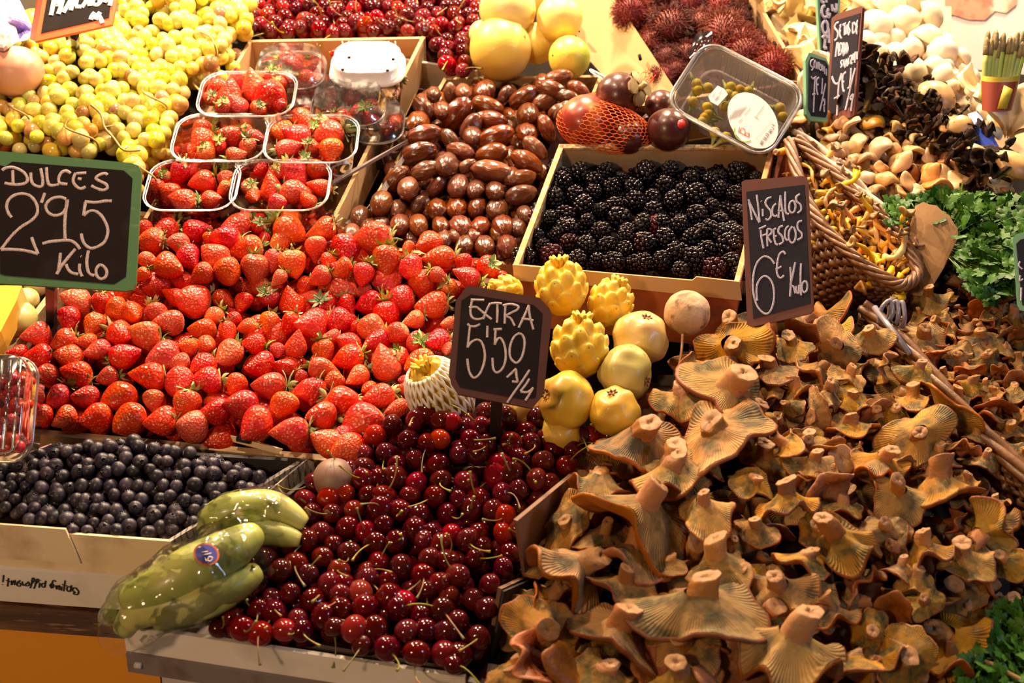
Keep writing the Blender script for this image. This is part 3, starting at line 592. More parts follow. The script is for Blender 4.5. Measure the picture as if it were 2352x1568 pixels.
# ================================================================ orange milk caps, stems up
def milk_meshes(s):
    """cap radius 1 unit = .05 m; local +Z runs from the cap to the cut end of the stem"""
    rnd = random.Random(s*13+1); R = .05; h = R*rnd.uniform(.22, .62); rs = R*rnd.uniform(.22, .33); pw = rnd.uniform(1.1, 2.2)
    ph = [rnd.uniform(0, 6) for _ in range(4)]; amp = rnd.uniform(.10, .34); lobes = rnd.choice((2, 3, 3, 5)); fold = rnd.uniform(-.35, .45)
    def warp(v, a):
        r = v.length if False else math.hypot(v.x, v.y); q = min(1, r/R)
        k = 1 + .16*math.sin(2*a+ph[0]) + .10*math.sin(3*a+ph[1]) + .04*math.sin(7*a+ph[2]) + .10*noise.noise(V((math.cos(a)*4+s, math.sin(a)*4, s)))
        z = v.z + R*amp*q*q*math.sin(lobes*a+ph[3]) + R*fold*q*q*math.cos(2*a+ph[1]) + R*.07*q*noise.noise(V((math.cos(a)*3+s, math.sin(a)*3, q*3)))
        return V((v.x*(1+(k-1)*q), v.y*(1+(k-1)*q), z))
    gp = []
    for k in range(11):
        t = k/10; r = rs*1.02 + (R*.985-rs)*t; gp.append((r, h*(1-t)**pw + R*.02))
    def gw(v, a):
        v = warp(v, a); r = math.hypot(v.x, v.y); q = min(1, r/R)
        v.z += R*.0045*(1 if int(a/(2*pi)*96+.5) % 2 else -1)*min(1, 2*q)*(1-q*.6); return v
    gv, gf = lathe([(rs*.9, h*1.12+R*.02)] + gp, 96, gw)
    cp = [(R*.985, R*.02), (R*1.03, R*.0), (R*1.04, -R*.05), (R*.98, -R*.12), (R*.80, -R*.16 + h*.10), (R*.55, -R*.14 + h*.22), (R*.3, -R*.09+h*.32), (R*.1, -R*.05+h*.36), (.0004, -R*.04+h*.36)]
    cv, cf = lathe(cp, 48, warp)
    L = h + R*rnd.uniform(.18, .62); bx, by = rnd.uniform(-.22, .22)*R, rnd.uniform(-.22, .22)*R; rt = rs*rnd.uniform(.72, 1.15)
    sp = [(rs*1.25, h*.55), (rs*1.12, h*.9), (rs*1.0, h*1.15+R*.05), (rs*.97+rt*.02, (h+L)*.55), (rt, L-R*.04), (rt*.96, L), (rt*.9, L+R*.004), (rt*.5, L+R*.01), (rt*.28, L-R*.006), (rt*.2, L-R*.04), (.0003, L-R*.045)]
    def sw(v, a):
        t = v.z/max(L, .001); k = 1 + .26*noise.noise(V((math.cos(a)*1.2+s, math.sin(a)*1.2, v.z*30))) + .12*noise.noise(V((math.cos(a)*3+s, math.sin(a)*3, v.z*80))); tl = (R*.35*math.sin(ph[0])*(v.x/R) + R*.05*noise.noise(V((math.cos(a)*2, math.sin(a)*2, s)))) if v.z > L*.85 else 0
        return V((v.x*k + bx*t*t, v.y*k + by*t*t, v.z + tl))
    sv, sf = lathe(sp, 20, sw); si = [0 if k//20 < 5 else 1 for k in range(len(sf))]
    return mesh('gills', gv, gf, M['gill']), mesh('cap', cv, cf, M['cap']), mesh('stem', sv, sf, [M['mstem'], M['cut']], si)
MM = [milk_meshes(s) for s in range(16)]
def milkcap(p, d, R, group, label='x', k=None, roll=None, flat=1):
    k = random.randrange(16) if k is None else k; s = R/.05; q = random.uniform(.72, 1.0); flat = random.uniform(.75, 1.1)
    o = empty('milk_cap_mushroom', trs(p, frame(d, roll), (s*1.06, s*q*1.04, s*flat)), label, 'mushroom', group)
    obj('gills', MM[k][0], None, o); obj('cap', MM[k][1], None, o); obj('stem', MM[k][2], None, o); return o
# x y cap-width stem-direction elevation (negative: cap skin towards us)
Q3 = """800 720 380 130 35;1110 700 210 105 22;1340 690 260 100 70;1520 660 200 97 15;590 850 220 60 20;790 860 210 90 -55;1000 840 260 100 20;1220 850 230 88 20;1400 860 190 70 45;1600 800 180 150 -20;1765 850 200 88 12
750 960 440 70 30;510 1000 270 110 25;708 1180 500 86 42;262 1240 400 84 30;900 1080 230 45 25;1235 1050 230 190 50;1175 1210 180 100 60;1425 1130 250 97 35;1545 1040 150 80 65;1765 1190 380 92 62;1760 990 210 90 15
1960 1050 300 215 20;1080 1230 240 125 10;1310 1240 140 90 -60;1440 1270 130 110 20;1210 1350 240 92 25;480 1385 340 88 10;640 1325 220 92 20;85 1390 190 95 12;1560 1345 270 70 10;1700 1260 170 60 25;1900 1130 170 15 15;2085 1200 140 80 10;2130 1320 170 70 45
2060 1260 170 60 -40;1950 1240 180 100 -30;1650 1060 170 80 50;1430 980 180 100 30;1130 950 210 100 -10;1290 960 190 80 40;680 690 150 120 20;1000 930 160 100 30;1100 1010 150 140 50"""
Q6 = """740 385 370 88 18;545 600 340 150 45;960 570 600 82 24;1190 310 420 80 6;1395 540 370 100 22;560 900 560 68 28;920 830 400 88 28;875 1005 390 70 14;1470 880 400 108 28;1540 700 210 90 78;1180 860 240 110 20;1700 640 250 100 20
1890 480 340 97 8;1660 350 260 60 30;2040 290 230 100 10;390 1230 390 42 62;850 1280 480 85 25;1350 1150 700 100 15;1280 1310 500 92 55;1070 1440 370 300 -35;1530 1480 420 270 -50;1880 1390 620 82 25;1830 1000 380 118 25;1990 840 320 105 22
2080 640 260 90 30;330 1440 420 200 -15;620 1500 420 240 -35;250 1500 260 100 30;200 1560 300 100 20;760 1540 400 90 30;1250 1560 420 95 20;440 1060 330 60 20;1620 950 260 120 20;1050 680 260 60 20;1100 1180 300 130 30;760 700 300 100 20;1750 1150 320 60 20;2060 1180 280 80 10;1400 1400 300 100 -20"""
Q7 = """390 80 210 100 70;455 270 220 92 15;570 150 150 90 -70;690 170 140 110 20;840 260 310 80 12;550 370 290 90 -30;620 500 220 95 10;950 430 360 95 40;1150 310 200 80 15;1230 410 400 95 10;630 730 450 125 30;950 570 150 30 -40
1130 770 330 100 15;1300 610 230 10 20;1510 650 370 180 10;1390 830 300 108 35;1630 850 230 160 45;1340 1040 300 110 35;970 740 220 160 25;940 1130 240 90 -45;1120 1090 210 100 62;800 1270 260 95 60;560 1180 300 105 25
1010 1410 340 100 68;1280 1330 480 100 30;690 1070 240 20 20;980 890 220 100 20;1490 1000 260 15 -15;1640 1130 260 60 20;1490 1270 220 90 20;1380 330 180 60 20;1290 1480 400 80 20;700 1500 380 110 20;420 1500 330 100 25;1080 960 200 90 30
1200 200 240 100 30;1350 480 200 80 -20;860 1450 300 120 10;1420 1150 240 100 10;1560 1350 200 60 20;1000 250 200 90 -30;450 980 300 100 20;880 640 260 90 35;750 950 300 100 -15;1450 720 200 90 20;1560 480 160 90 20"""
def mn(x, y):
    return .022 + .045*math.exp(-(((x-1750)/330)**2 + ((y-1150)/300)**2)) - (.05 if y > 1350 and x > 2150 else 0)
its = []
for src, ox, oy, sc_ in ((Q3, 1350, 500, 2.347), (Q6, 1100, 980, 2.666), (Q7, 1700, 980, 2.667)):
    for x, y, w_, a, e in nums(src):
        X_, Y_ = ox + x/sc_, oy + y/sc_; px = w_/sc_
        p = at(X_, Y_, mn(X_, Y_) + px*.00016); R = px/2/ppm(p)
        o = milkcap(p, idir(a + random.gauss(0, 13), e + random.gauss(0, 13)), R*1.05, 'orange milk cap mushrooms in the front pile')
        big = 'large ' if px > 140 else 'small ' if px < 80 else ''
        its.append((o, big + ('milk cap showing its orange cap' if e < 0 else 'milk cap with gills outward' if e > 50 else 'milk cap with stem up')))
rows(its, '{a}, front mushroom pile, {r} row up, {c} from left', 13)
PM = [(1150, 1580), (1190, 1360), (1200, 1180), (1330, 1080), (1370, 980), (1550, 860), (1640, 760), (1830, 740), (2010, 735), (2110, 850), (2210, 960), (2240, 1150), (2330, 1290), (2300, 1390), (2230, 1480), (2180, 1580)]
nb = 0; itb = []
for p in pack(PM, .056, lambda a, b: .0, .3):
    x, y = pix(p); p = p + N*(mn(x, y) - .028); nb += 1
    e = random.choice((20, 30, 45, 60, -30)); itb.append((milkcap(p, idir(90 + random.uniform(-50, 50), e), random.uniform(.028, .042), 'milk cap mushrooms under the front pile', 'x'), 'milk cap'))
rows(itb, '{a} wedged under the front pile top layer, {r} row up, {c} from left', 9)
# sheet added under a pile to fill its gaps
def mound(name, poly, nf, m, parent=None, step=60, **k):
    xs = range(int(min(p[0] for p in poly)), int(max(p[0] for p in poly))+step, step); ys = range(int(min(p[1] for p in poly)), int(max(p[1] for p in poly))+step, step)
    vs = []; fs = []; nx = len(xs)
    ins = {}
    for j, y in enumerate(ys):
        for i, x in enumerate(xs):
            vs.append(at(x, y, nf(x, y))); ins[(i, j)] = inpoly(x, y, poly)
    for j in range(len(ys)-1):
        for i in range(nx-1):
            if any(ins[(i+a, j+b)] for a in (0, 1) for b in (0, 1)): fs.append((j*nx+i, (j+1)*nx+i, (j+1)*nx+i+1, j*nx+i+1))
    return obj(name, mesh(name, vs, fs, M[m] if isinstance(m, str) else m), None, parent, **k)
M['gapshade'] = mat('gap_shade_brown', (.03, .018, .010), .95)  # shade between the mushrooms put into the colour of an added sheet
mound('gap_filler', PM, lambda x, y: mn(x, y) - .062, 'gapshade', None, 18, label='added dark sheet for the shade in the gaps of the front mushroom pile', cat='cloth')
# ---------------------------------------------------------------- second pile of milk caps, in the basket at the right
QR = """1850 460 200 120 30;1950 430 90 100 20;1890 570 170 150 35;1960 620 150 40 20;1800 650 240 100 60;1700 600 110 90 15;2000 540 120 60 25;2100 660 190 88 30;2100 500 130 90 -50;2205 470 120 100 -60;2190 560 140 40 25;2290 560 150 90 25;2260 640 150 100 -30;2000 745 170 110 60;1880 750 130 120 -40;2130 770 190 95 60;2050 835 150 90 -40;2230 830 130 80 -30;2330 790 130 100 20;2060 920 170 86 15;2210 1030 240 80 -18;2190 950 150 100 20;2300 950 160 90 15;2280 1150 150 100 40;2140 920 120 100 25;1920 850 130 110 20;1990 980 150 90 20;2330 640 140 90 -50;2060 600 110 80 30;1790 540 110 100 20;2160 1090 160 60 -20;2240 1240 160 90 25;2340 1290 150 90 30;1960 900 110 90 -30;2330 880 150 90 -30;2250 720 140 60 30;2340 480 120 90 20;2350 1060 150 90 20;2100 420 110 90 -30;2270 410 100 90 20"""
its = []
for x, y, w_, a, e in nums(QR):
    X_, Y_ = 1350 + x/2.347, 500 + y/2.347; p = at(X_, Y_, .030); R = w_/2.347/2/ppm(p)*1.05
    its.append((milkcap(p, idir(a + random.uniform(-8, 8), e), R, 'milk cap mushrooms in the basket'), 'milk cap turned cap outward' if e < 0 else 'milk cap with stem up'))
rows(its, '{a}, basket at right edge, {r} row up, {c} from left', 7)
PR = [(2040, 700), (2180, 670), (2380, 660), (2400, 1120), (2352, 1080), (2200, 900), (2100, 790)]
itb = []
for p in pack(PR, .034, .012, .3):
    itb.append((milkcap(p, idir(90 + random.uniform(-60, 60), random.choice((20, 40, -30))), random.uniform(.018, .026), 'milk caps under the top ones in the basket', 'x'), 'milk cap'))
rows(itb, '{a} half hidden in the basket at right edge, {r} row up, {c} from left', 5)
mound('gap_filler', [(2000, 640), (2420, 600), (2420, 1180), (2300, 1060), (2060, 760)], lambda x, y: -.004, 'gapshade', None, 18, label='added dark sheet for gap shade in the mushroom basket at the right edge', cat='cloth')
# ---------------------------------------------------------------- baskets
M['wick'] = mat('brown_wicker', (.16, .062, .020), .45, L=[((.27, .125, .05), 'noise', 50, .45, .7), ((.09, .035, .015), 'noise', 25, .55, .7)], B=[('noise', 120, .3, .002)])
M['wickpale'] = mat('pale_wicker', (.56, .42, .32), .55, L=[((.40, .27, .18), 'noise', 60, .5, .7)])
def woven(name, top, bot, rowsn, par, m='wick', r=.0028, st=.022):
    """woven wall between two 3D polylines of equal length"""
    g = G(); top = cr(top, 8); bot = cr(bot, 8); n = len(top); acc = [0]
    for k in range(1, n): acc.append(acc[-1] + (top[k]-top[k-1]).length)
    def P(u, v):
        k = min(n-2, max(0, next((i for i in range(n-1) if acc[i+1] >= u), n-2))); f = (u-acc[k])/max(1e-6, acc[k+1]-acc[k])
        a = top[k].lerp(top[k+1], f); b = bot[k].lerp(bot[k+1], f); return a.lerp(b, v), (top[k+1]-top[k]).cross(b-a).normalized()
    Lt = acc[-1]; m_ = int(Lt/st*4)
    for j in range(rowsn):
        v = (j+.5)/rowsn; pts = []
        for k in range(m_+1):
            p, nn = P(Lt*k/m_, v); pts.append(p + nn*(.0034*math.sin(k*pi/4*2 + j*pi)))
        g.tube(pts, r*random.uniform(.85, 1.15), 6)
    for k in range(int(Lt/st*1.0)+1):
        u = min(Lt, k*st + st*.25); a = P(u, 0)[0]; b = P(u, 1)[0]; g.tube([a, b], .003, 5)
    return obj(name, g.mesh(name, M[m]), None, par)
def braid(name, line, par, m='wick', r=.0042, n=4, amp=.0055, turns=60):
    line = cr(line, 12); 
    for q in range(n):
        g = G(); pts = []
        for k, p in enumerate(line):
            d = (line[min(k+1, len(line)-1)] - line[max(k-1, 0)]).normalized(); x = d.cross(N).normalized(); y = x.cross(d); a = k*turns/len(line)*1.0 + q*2*pi/n
            pts.append(p + (x*math.cos(a) + y*math.sin(a))*amp)
        g.tube(pts, r, 7); obj(name, g.mesh(name, M[m]), None, par)
bask2 = empty('wicker_basket', Matrix.Identity(4), 'brown wicker basket of milk caps at the right edge, rim slanting down', 'basket')
rl = [at(x, y, n) for x, y, n in ((1985, 705, .03), (2060, 775, .032), (2140, 862, .034), (2210, 945, .036), (2300, 1035, .038), (2420, 1150, .04))]
braid('rim_rod', rl, bask2, r=.0050, n=4, amp=.0058, turns=9)
bl = [at(x, y, -.11) for x, y in ((1960, 760), (2000, 860), (2080, 980), (2150, 1100), (2230, 1220), (2340, 1370))]
woven('woven_side', rl, bl, 22, bask2, r=.0038)
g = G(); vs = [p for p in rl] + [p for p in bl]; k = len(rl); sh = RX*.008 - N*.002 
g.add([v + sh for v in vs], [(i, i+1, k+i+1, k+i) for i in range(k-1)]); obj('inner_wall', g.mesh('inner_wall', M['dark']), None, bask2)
bask1 = empty('wicker_basket', Matrix.Identity(4), 'brown wicker basket of yellow-stemmed mushrooms behind the blue-black price sign', 'basket')
rim = [at(x, y, n) for x, y, n in ((1812, 322, .075), (1838, 420, .070), (1880, 505, .066), (1960, 588, .06), (2050, 648, .056), (2088, 650, .056), (2108, 618, .058), (2070, 545, .062), (1990, 470, .066), (1900, 385, .07), (1830, 318, .075))]
braid('rim_rod', rim, bask1, r=.0032, n=5, amp=.0046, turns=36)
ft = [rim[1], rim[2], rim[3], rim[4], rim[5], rim[6]]
fb = [at(x, y, -.03) for x, y in ((1790, 640), (1830, 700), (1900, 712), (1985, 700), (2040, 690), (2062, 660))]
woven('woven_side', ft, fb, 13, bask1, r=.0040, st=.018)
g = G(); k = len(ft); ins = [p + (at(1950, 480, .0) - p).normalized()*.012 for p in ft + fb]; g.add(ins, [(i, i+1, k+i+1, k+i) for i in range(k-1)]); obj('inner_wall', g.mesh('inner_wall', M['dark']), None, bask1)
fr_ = [rim[6], rim[7], rim[8], rim[9], rim[10]]; frb = [p - N*.075 + T*.012 for p in fr_]; woven('woven_side', fr_, frb, 9, bask1, r=.0038)
# pale wicker rim of the basket behind
bask3 = empty('wicker_basket', Matrix.Identity(4), 'pale wicker rim of the basket holding small beige mushrooms', 'basket')
l3 = [at(x, y, n) for x, y, n in ((1828, 300, .062), (1915, 375, .062), (1990, 445, .06), (2060, 520, .058), (2110, 560, .055))]
for q in range(3): braid('rim_rod', [p - N*.007*q + RX*.006*q - T*.003*q for p in l3], bask3, 'wickpale', .0042, 2, .004, 14)
# dark basket side below the paper bag
bask4 = empty('wicker_basket', Matrix.Identity(4), 'dark shaded wicker basket behind the brown paper bag', 'basket')
woven('woven_side', [at(2090, 560, .02), at(2200, 560, .02), at(2300, 580, .02), at(2400, 590, .02)], [at(2060, 690, -.04), at(2180, 690, -.04), at(2300, 690, -.04), at(2400, 690, -.04)], 14, bask4)
# ---------------------------------------------------------------- yellow-stemmed small mushrooms
M['yel'] = mat('yellow_stem_flesh', (.82, .42, .05), .45, L=[((.80, .52, .16), 'noise', 70, .5, .7)], rnd=(.02, .2, .25))
M['browncap'] = mat('small_brown_cap', (.24, .12, .045), .5, L=[((.40, .24, .10), 'noise', 80, .5, .7)], rnd=(.02, .2, .3))
def yf_meshes(s):
    rnd = random.Random(s); L = rnd.uniform(.030, .052); k = rnd.uniform(-.012, .012); k2 = rnd.uniform(-.008, .008)
    P = [(k*math.sin(t*pi), k2*math.sin(t*pi*2), L*t) for t in [i/8 for i in range(9)]]; r = rnd.uniform(.0022, .0042)
    g = G(); g.tube(P, [r*(1 + .3*math.sin(i*1.7+s)) for i in range(9)], 8); st_ = g.mesh('stem', M['yel'])
    R = rnd.uniform(.0045, .009)
    def fn(v, a): return V((v.x*(1+.2*math.sin(3*a+s)), v.y*(1+.2*math.sin(2*a+s)), v.z + R*.35*math.sin(2*a+s)*(math.hypot(v.x, v.y)/R)**2)) + V((0, 0, L))
    vs, fs = lathe([(r*.9, -.004), (R*.6, -.001), (R, .001), (R*1.02, .003), (R*.6, .0035), (R*.2, .001), (.0002, -.001)], 16, fn)
    return st_, mesh('cap', vs, fs, M['browncap'])
YM = [yf_meshes(s) for s in range(9)]
PY = [(1826, 350), (1905, 400), (1985, 475), (2060, 545), (2100, 612), (2070, 640), (1975, 585), (1890, 500), (1850, 430)]
its = []; itb = []
for lay, n_ in ((0, .048), (1, .036)):
    for p in pack(PY, .0130 if not lay else .018, lambda a, b: n_, .4):
        k = random.randrange(9); e = random.uniform(-15, 40)
        o = empty('small_mushroom', trs(p, frame(idir(random.uniform(0, 360), e)), random.uniform(.75, 1.15)), 'yellow-stemmed mushroom deep in the heap of the front wicker basket', 'mushroom', 'yellow-stemmed mushrooms in the basket')
        obj('stem', YM[k][0], None, o); obj('cap', YM[k][1], None, o)
        (itb if lay else its).append((o, 'mushroom' if lay else 'yellow-stemmed small mushroom'))
rows(its, '{a}, wicker basket, {r} row up, {c} from left', 16)
rows(itb, 'yellow-stemmed {a} deep in the wicker basket, {r} row up, {c} from left', 6)
mound('gap_filler', PY, lambda x, y: .022, mat('brown_bark_litter', (.10, .05, .02), .9, L=[((.25, .14, .05), 'noise', 90, .5, .6)], B=[('noise', 200, 1, .004)]), None, 20, label='brown litter under the yellow-stemmed mushrooms in the basket', cat='litter')
# ---------------------------------------------------------------- beige, white and black mushrooms at the back
M['beige'] = mat('beige_cap', (.43, .205, .070), .45, L=[((.58, .36, .16), 'noise', 35, .45, .65), ((.42, .20, .08), 'noise', 22, .6, .75)], rnd=(.012, .2, .22))
M['beigeg'] = mat('beige_gills', (.54, .34, .16), .6, L=[((.45, .27, .12), 'gill', 40, .2, .9, .7)], B=[('gill', 40, .7, .002)], rnd=(.01, .15, .2))
M['whitecap'] = mat('white_mushroom_skin', (.72, .60, .42), .55, L=[((.60, .42, .22), 'noise', 20, .58, .75)], rnd=(.01, .12, .1))
M['brownfat'] = mat('brown_bun_cap', (.50, .26, .10), .4, L=[((.66, .42, .18), 'noise', 12, .45, .65)], rnd=(.01, .1, .15))
M['trump'] = mat('black_trumpet_flesh', (.022, .011, .006), .8, L=[((.14, .065, .022), 'noise', 70, .50, .68)], B=[('noise', 200, .8, .003)], spec=.2, rnd=(.02, .2, .4))
def cap_meshes(s, m, mg, dome, stem, thick=.3, R=.02, wav=.12):
    rnd = random.Random(s*5+3); ph = [rnd.uniform(0, 6) for _ in range(3)]
    def wp(v, a):
        q = math.hypot(v.x, v.y)/R; return V((v.x*(1+wav*.7*math.sin(2*a+ph[0])*q), v.y*(1+wav*.5*math.sin(3*a+ph[1])*q), v.z + R*wav*q*q*math.sin(3*a+ph[2])))
    D = R*dome
    vs, fs = lathe([(R*.86, -R*.10), (R*1.0, -R*.04), (R*1.02, R*.06), (R*.92, D*.42), (R*.7, D*.75), (R*.4, D*.95), (.0003, D)], 24, wp)
    gv, gf = lathe([(R*.9, -R*.08), (R*.6, -R*.02), (R*.25, -R*.04)], 48, wp)
    L = R*stem; r = R*thick; bx = rnd.uniform(-.3, .3)*R
    sv, sf = lathe([(r*1.1, 0), (r, -L*.3), (r*.95, -L*.7), (r*1.25, -L*.95), (r*.9, -L), (.0003, -L)], 14, lambda v, a: V((v.x + bx*(v.z/L)**2, v.y, v.z)))
    return mesh('cap', vs, fs, m), mesh('gills', gv, gf, mg), mesh('stem', sv, sf, mg)
def mush(nm, ms, p, d, s, label, group, cat='mushroom'):
    o = empty(nm, trs(p, frame(d), s), label, cat, group)
    for a, me in zip(('cap', 'gills', 'stem'), ms): obj(a, me, None, o)
    return o
BG = [cap_meshes(s, M['beige'], M['beigeg'], random.Random(s).uniform(.45, .8), random.Random(s).uniform(1.2, 2.2), .24, .02, .2) for s in range(8)]
WH = [cap_meshes(s, M['whitecap'], M['whitecap'], .95, .9, .42, .03, .05) for s in range(4)]
FAT = [cap_meshes(s, M['brownfat'], M['whitecap'], .7, 1.3, .5, .045, .06) for s in range(2)]
# placed by look, then packed between. zoom (1900,80) scale 3.563
PBG = """205 770 200;370 730 190;560 790 150;690 780 140;870 880 130;420 960 220;600 1050 200;720 960 170;240 900 180;60 960 150;100 1070 130;330 1030 150;1000 1000 170;1010 1090 190;980 1160 190;840 1010 140;860 1140 180;660 1220 180;440 1090 120;480 1200 160;320 1180 140;690 880 140;520 860 110;1080 1230 220;900 1260 200;1250 1230 160;1230 1360 140;1060 1370 150;1190 1480 110;400 1280 120;600 1310 130;750 1290 130;540 940 120;160 1130 100;30 850 120;120 720 110;780 830 120;220 1020 90;1330 1330 120;1450 1290 130;1370 1440 110"""
its = []
for x, y, w_ in nums(PBG):
    X_, Y_ = 1900 + x/3.563, 80 + y/3.563; p = at(X_, Y_, .05); R = w_/3.563/2/ppm(p)*1.2
    its.append((mush('beige_mushroom', random.choice(BG), p, idir(random.uniform(20, 160), random.uniform(-20, 65)), R/.02, 'x', 'beige mushrooms in the basket'), 'beige mushroom'))
rows(its, '{a}, back basket by the parsley, {r} row up, {c} from left', 6)
PBP = [(1835, 260), (1900, 275), (2020, 260), (2100, 310), (2220, 390), (2260, 430), (2340, 450), (2340, 520), (2200, 500), (2110, 530), (2050, 500), (1940, 400), (1840, 300)]
itb = [(mush('beige_mushroom', random.choice(BG), p, idir(random.uniform(0, 360), random.uniform(-40, 70)), random.uniform(.6, 1.05), 'x', 'small beige mushrooms in the back basket'), 'beige mushroom') for p in pack(PBP, .024, .032, .35)]
rows(itb, 'small {a} tucked between bigger ones, {r} row up, {c} from left', 8)
mound('gap_filler', PBP, lambda x, y: .012, mat('beige_packing', (.16, .08, .03), .9), None, 15, label='light brown lining under the beige mushrooms', cat='cloth')
# white button mushrooms
PWH = """300 80 240;420 150 180;560 160 200;690 120 200;840 60 190;960 70 170;700 300 230;880 270 200;930 180 140;1090 190 170;520 310 180;600 420 130;1010 430 150;980 250 120;1180 350 150;740 30 180;560 30 170;420 40 190;1010 350 140;330 200 190;420 250 150;330 300 150;1130 420 150;1200 470 160;1230 560 150;1300 620 170;1350 720 150;1370 810 130;850 160 150;620 240 150"""
its = []
for x, y, w_ in nums(PWH):
    X_, Y_ = 1900 + x/3.563, 80 + y/3.563; p = at(X_, Y_, .045 + .0*x); R = w_/3.563/2/ppm(p)
    its.append((mush('white_mushroom', random.choice(WH), p, idir(random.uniform(0, 180), random.uniform(10, 80)), R/.03, 'x', 'white mushrooms'), 'white mushroom'))
for (X_, Y_, w_) in ((1975, 10, 90), (2035, 20, 95), (2085, 5, 80), (2130, 40, 75), (1960, 70, 80), (2010, 65, 85), (2130, 90, 70), (2165, 120, 70), (2075, 55, 85), (2170, 175, 60)):
    p = at(X_, Y_, .05); its.append((mush('white_mushroom', random.choice(WH), p, idir(random.uniform(0, 180), random.uniform(10, 80)), w_/2/ppm(p)/.03, 'x', 'white mushrooms'), 'white mushroom'))
rows(its, '{a} behind the black trumpets, {r} row up, {c} from left', 6)
mound('gap_filler', [(1930, -60), (2150, -60), (2200, 160), (2400, 230), (2400, 400), (2290, 380), (2230, 330), (2100, 230), (1930, 170)], lambda x, y: .015, mat('cream_packing', (.45, .32, .18), .9), None, 15, label='cream lining under the white mushrooms', cat='cloth')
for (X_, Y_, w_, a, e, lb) in ((2150, 225, 105, 60, 45, 'glossy tan bun-shaped mushroom above the black trumpets'), (2195, 290, 85, 100, 30, 'pinkish brown mushroom beside the blue box'), (2240, 350, 60, 70, 20, 'small pinkish brown mushroom under the blue box'), (2320, 385, 110, 60, 30, 'fat brown-capped mushroom at the right edge behind the white tray')):
    p = at(X_, Y_, .078); mush('brown_mushroom', FAT[0], p, idir(a, e), w_/2/ppm(p)/.050, lb, None)
# oyster mushrooms: wavy yellow-white fans
M['oyster'] = mat('oyster_flesh', (.74, .55, .26), .5, L=[((.80, .68, .45), 'noise', 18, .45, .65), ((.60, .32, .10), 'noise', 30, .62, .75)], rnd=(.01, .15, .12))
def fan_mesh(s, m, R=.03, n=28):
    rnd = random.Random(s); vs = []; fs = []; ph = rnd.uniform(0, 6); A = rnd.uniform(2.2, 4.6)
    for k in range(8):
        t = k/7
        for j in range(n):
            a = -A/2 + A*j/(n-1); r = R*(.08 + t*(1 + .15*math.sin(3*a+ph)))
            z = R*(.75*t**.7 - .15) + R*.16*t*t*math.sin(5*a+ph) + R*.08*noise.noise(V((a*2, t*3, s)))
            vs.append(V((r*math.cos(a)*.8, r*math.sin(a)*.8, z)))
    m0 = len(vs); vs += [v + V((0, 0, -R*(.22 - .10*(k//n)/7))) - V((v.x, v.y, 0))*.10 for k, v in enumerate(vs)]
    for k in range(7):
        for j in range(n-1):
            q = (k*n+j, k*n+j+1, (k+1)*n+j+1, (k+1)*n+j); fs.append(q); fs.append(tuple(m0+x for x in q[::-1]))
    for j in range(n-1): fs.append((7*n+j, 7*n+j+1, m0+7*n+j+1, m0+7*n+j))
    return mesh('oyster_mushroom', vs, fs, m)
OY = [fan_mesh(s, M['oyster']) for s in range(6)]
POY = [(1735, -20), (1990, -20), (1900, 60), (1900, 220), (1850, 200), (1800, 80), (1740, 15)]
its = []
for p in pack(POY, .040, .045, .3):
    its.append((obj('oyster_mushroom', random.choice(OY), trs(p, frame(idir(random.uniform(0, 180), random.uniform(0, 70))), random.uniform(.8, 1.35)), None, 'x', 'mushroom', 'oyster mushrooms'), 'yellowish oyster mushroom'))
rows(its, '{a} behind the rambutan box, {r} row up, {c} from left', 4)
itb = [(obj('oyster_mushroom', random.choice(OY), trs(p, frame(idir(random.uniform(0, 180), 50)), 1.2), None, 'x', 'mushroom', 'lower oyster mushrooms'), 'oyster mushroom') for p in pack(POY, .045, .02, .3)]
rows(itb, '{a} under the others behind the rambutan box, {r} row, {c} from left', 3)
OYB = fan_mesh(9, M['oyster'], .05)
for (X_, Y_, s_, lb) in ((2322, 295, 1.25, 'cream oyster mushroom at the right edge below the asparagus'), (2250, 200, .7, 'pale folded oyster mushroom beside the asparagus bundle')):
    obj('oyster_mushroom', OYB, trs(at(X_, Y_, .055), frame(idir(100, 60)), s_), None, lb, 'mushroom')
# black trumpets
def trumpet_mesh(s):
    rnd = random.Random(s); R = rnd.uniform(.009, .015); L = rnd.uniform(.030, .048); ph = rnd.uniform(0, 6)
    prof = [(.003, 0), (.0035, L*.3), (.006, L*.6), (R*.7, L*.85), (R, L*.96), (R*1.25, L*.94), (R*1.1, L*.985), (R*.8, L*.93), (.004, L*.6), (.0005, L*.4)]
    def fn(v, a):
        q = v.z/L; return V((v.x*(1+.35*q*math.sin(3*a+ph)), v.y*(1+.35*q*math.cos(2*a+ph)), v.z + .006*q*q*math.sin(4*a+ph))) + V((.01*math.sin(q*3+s), 0, 0))
    vs, fs = lathe(prof, 22, fn); return mesh('black_trumpet', vs, fs, M['trump'])
TM = [trumpet_mesh(s) for s in range(6)]
PT = [(1960, 145), (2030, 150), (2100, 200), (2150, 250), (2200, 300), (2260, 370), (2300, 410), (2270, 420), (2210, 400), (2130, 330), (2080, 290), (1975, 265)]
its = []
for p in pack(PT, .0165, .058, .4):
    its.append((obj('black_trumpet', random.choice(TM), trs(p, frame(idir(random.uniform(0, 360), random.uniform(-10, 75))), random.uniform(.7, 1.1)), None, 'x', 'mushroom', 'black trumpet mushrooms'), 'dark curled black trumpet mushroom'))
rows(its, '{a}, {r} row up from the beige ones, {c} from left', 8)
itb = [(obj('black_trumpet', random.choice(TM), trs(p, frame(idir(random.uniform(0, 360), 30)), 1), None, 'x', 'mushroom', 'lower black trumpets'), 'black trumpet') for p in pack(PT, .028, .035, .35)]
rows(itb, '{a} beneath the top ones of its heap, {r} row up, {c} from left', 5)
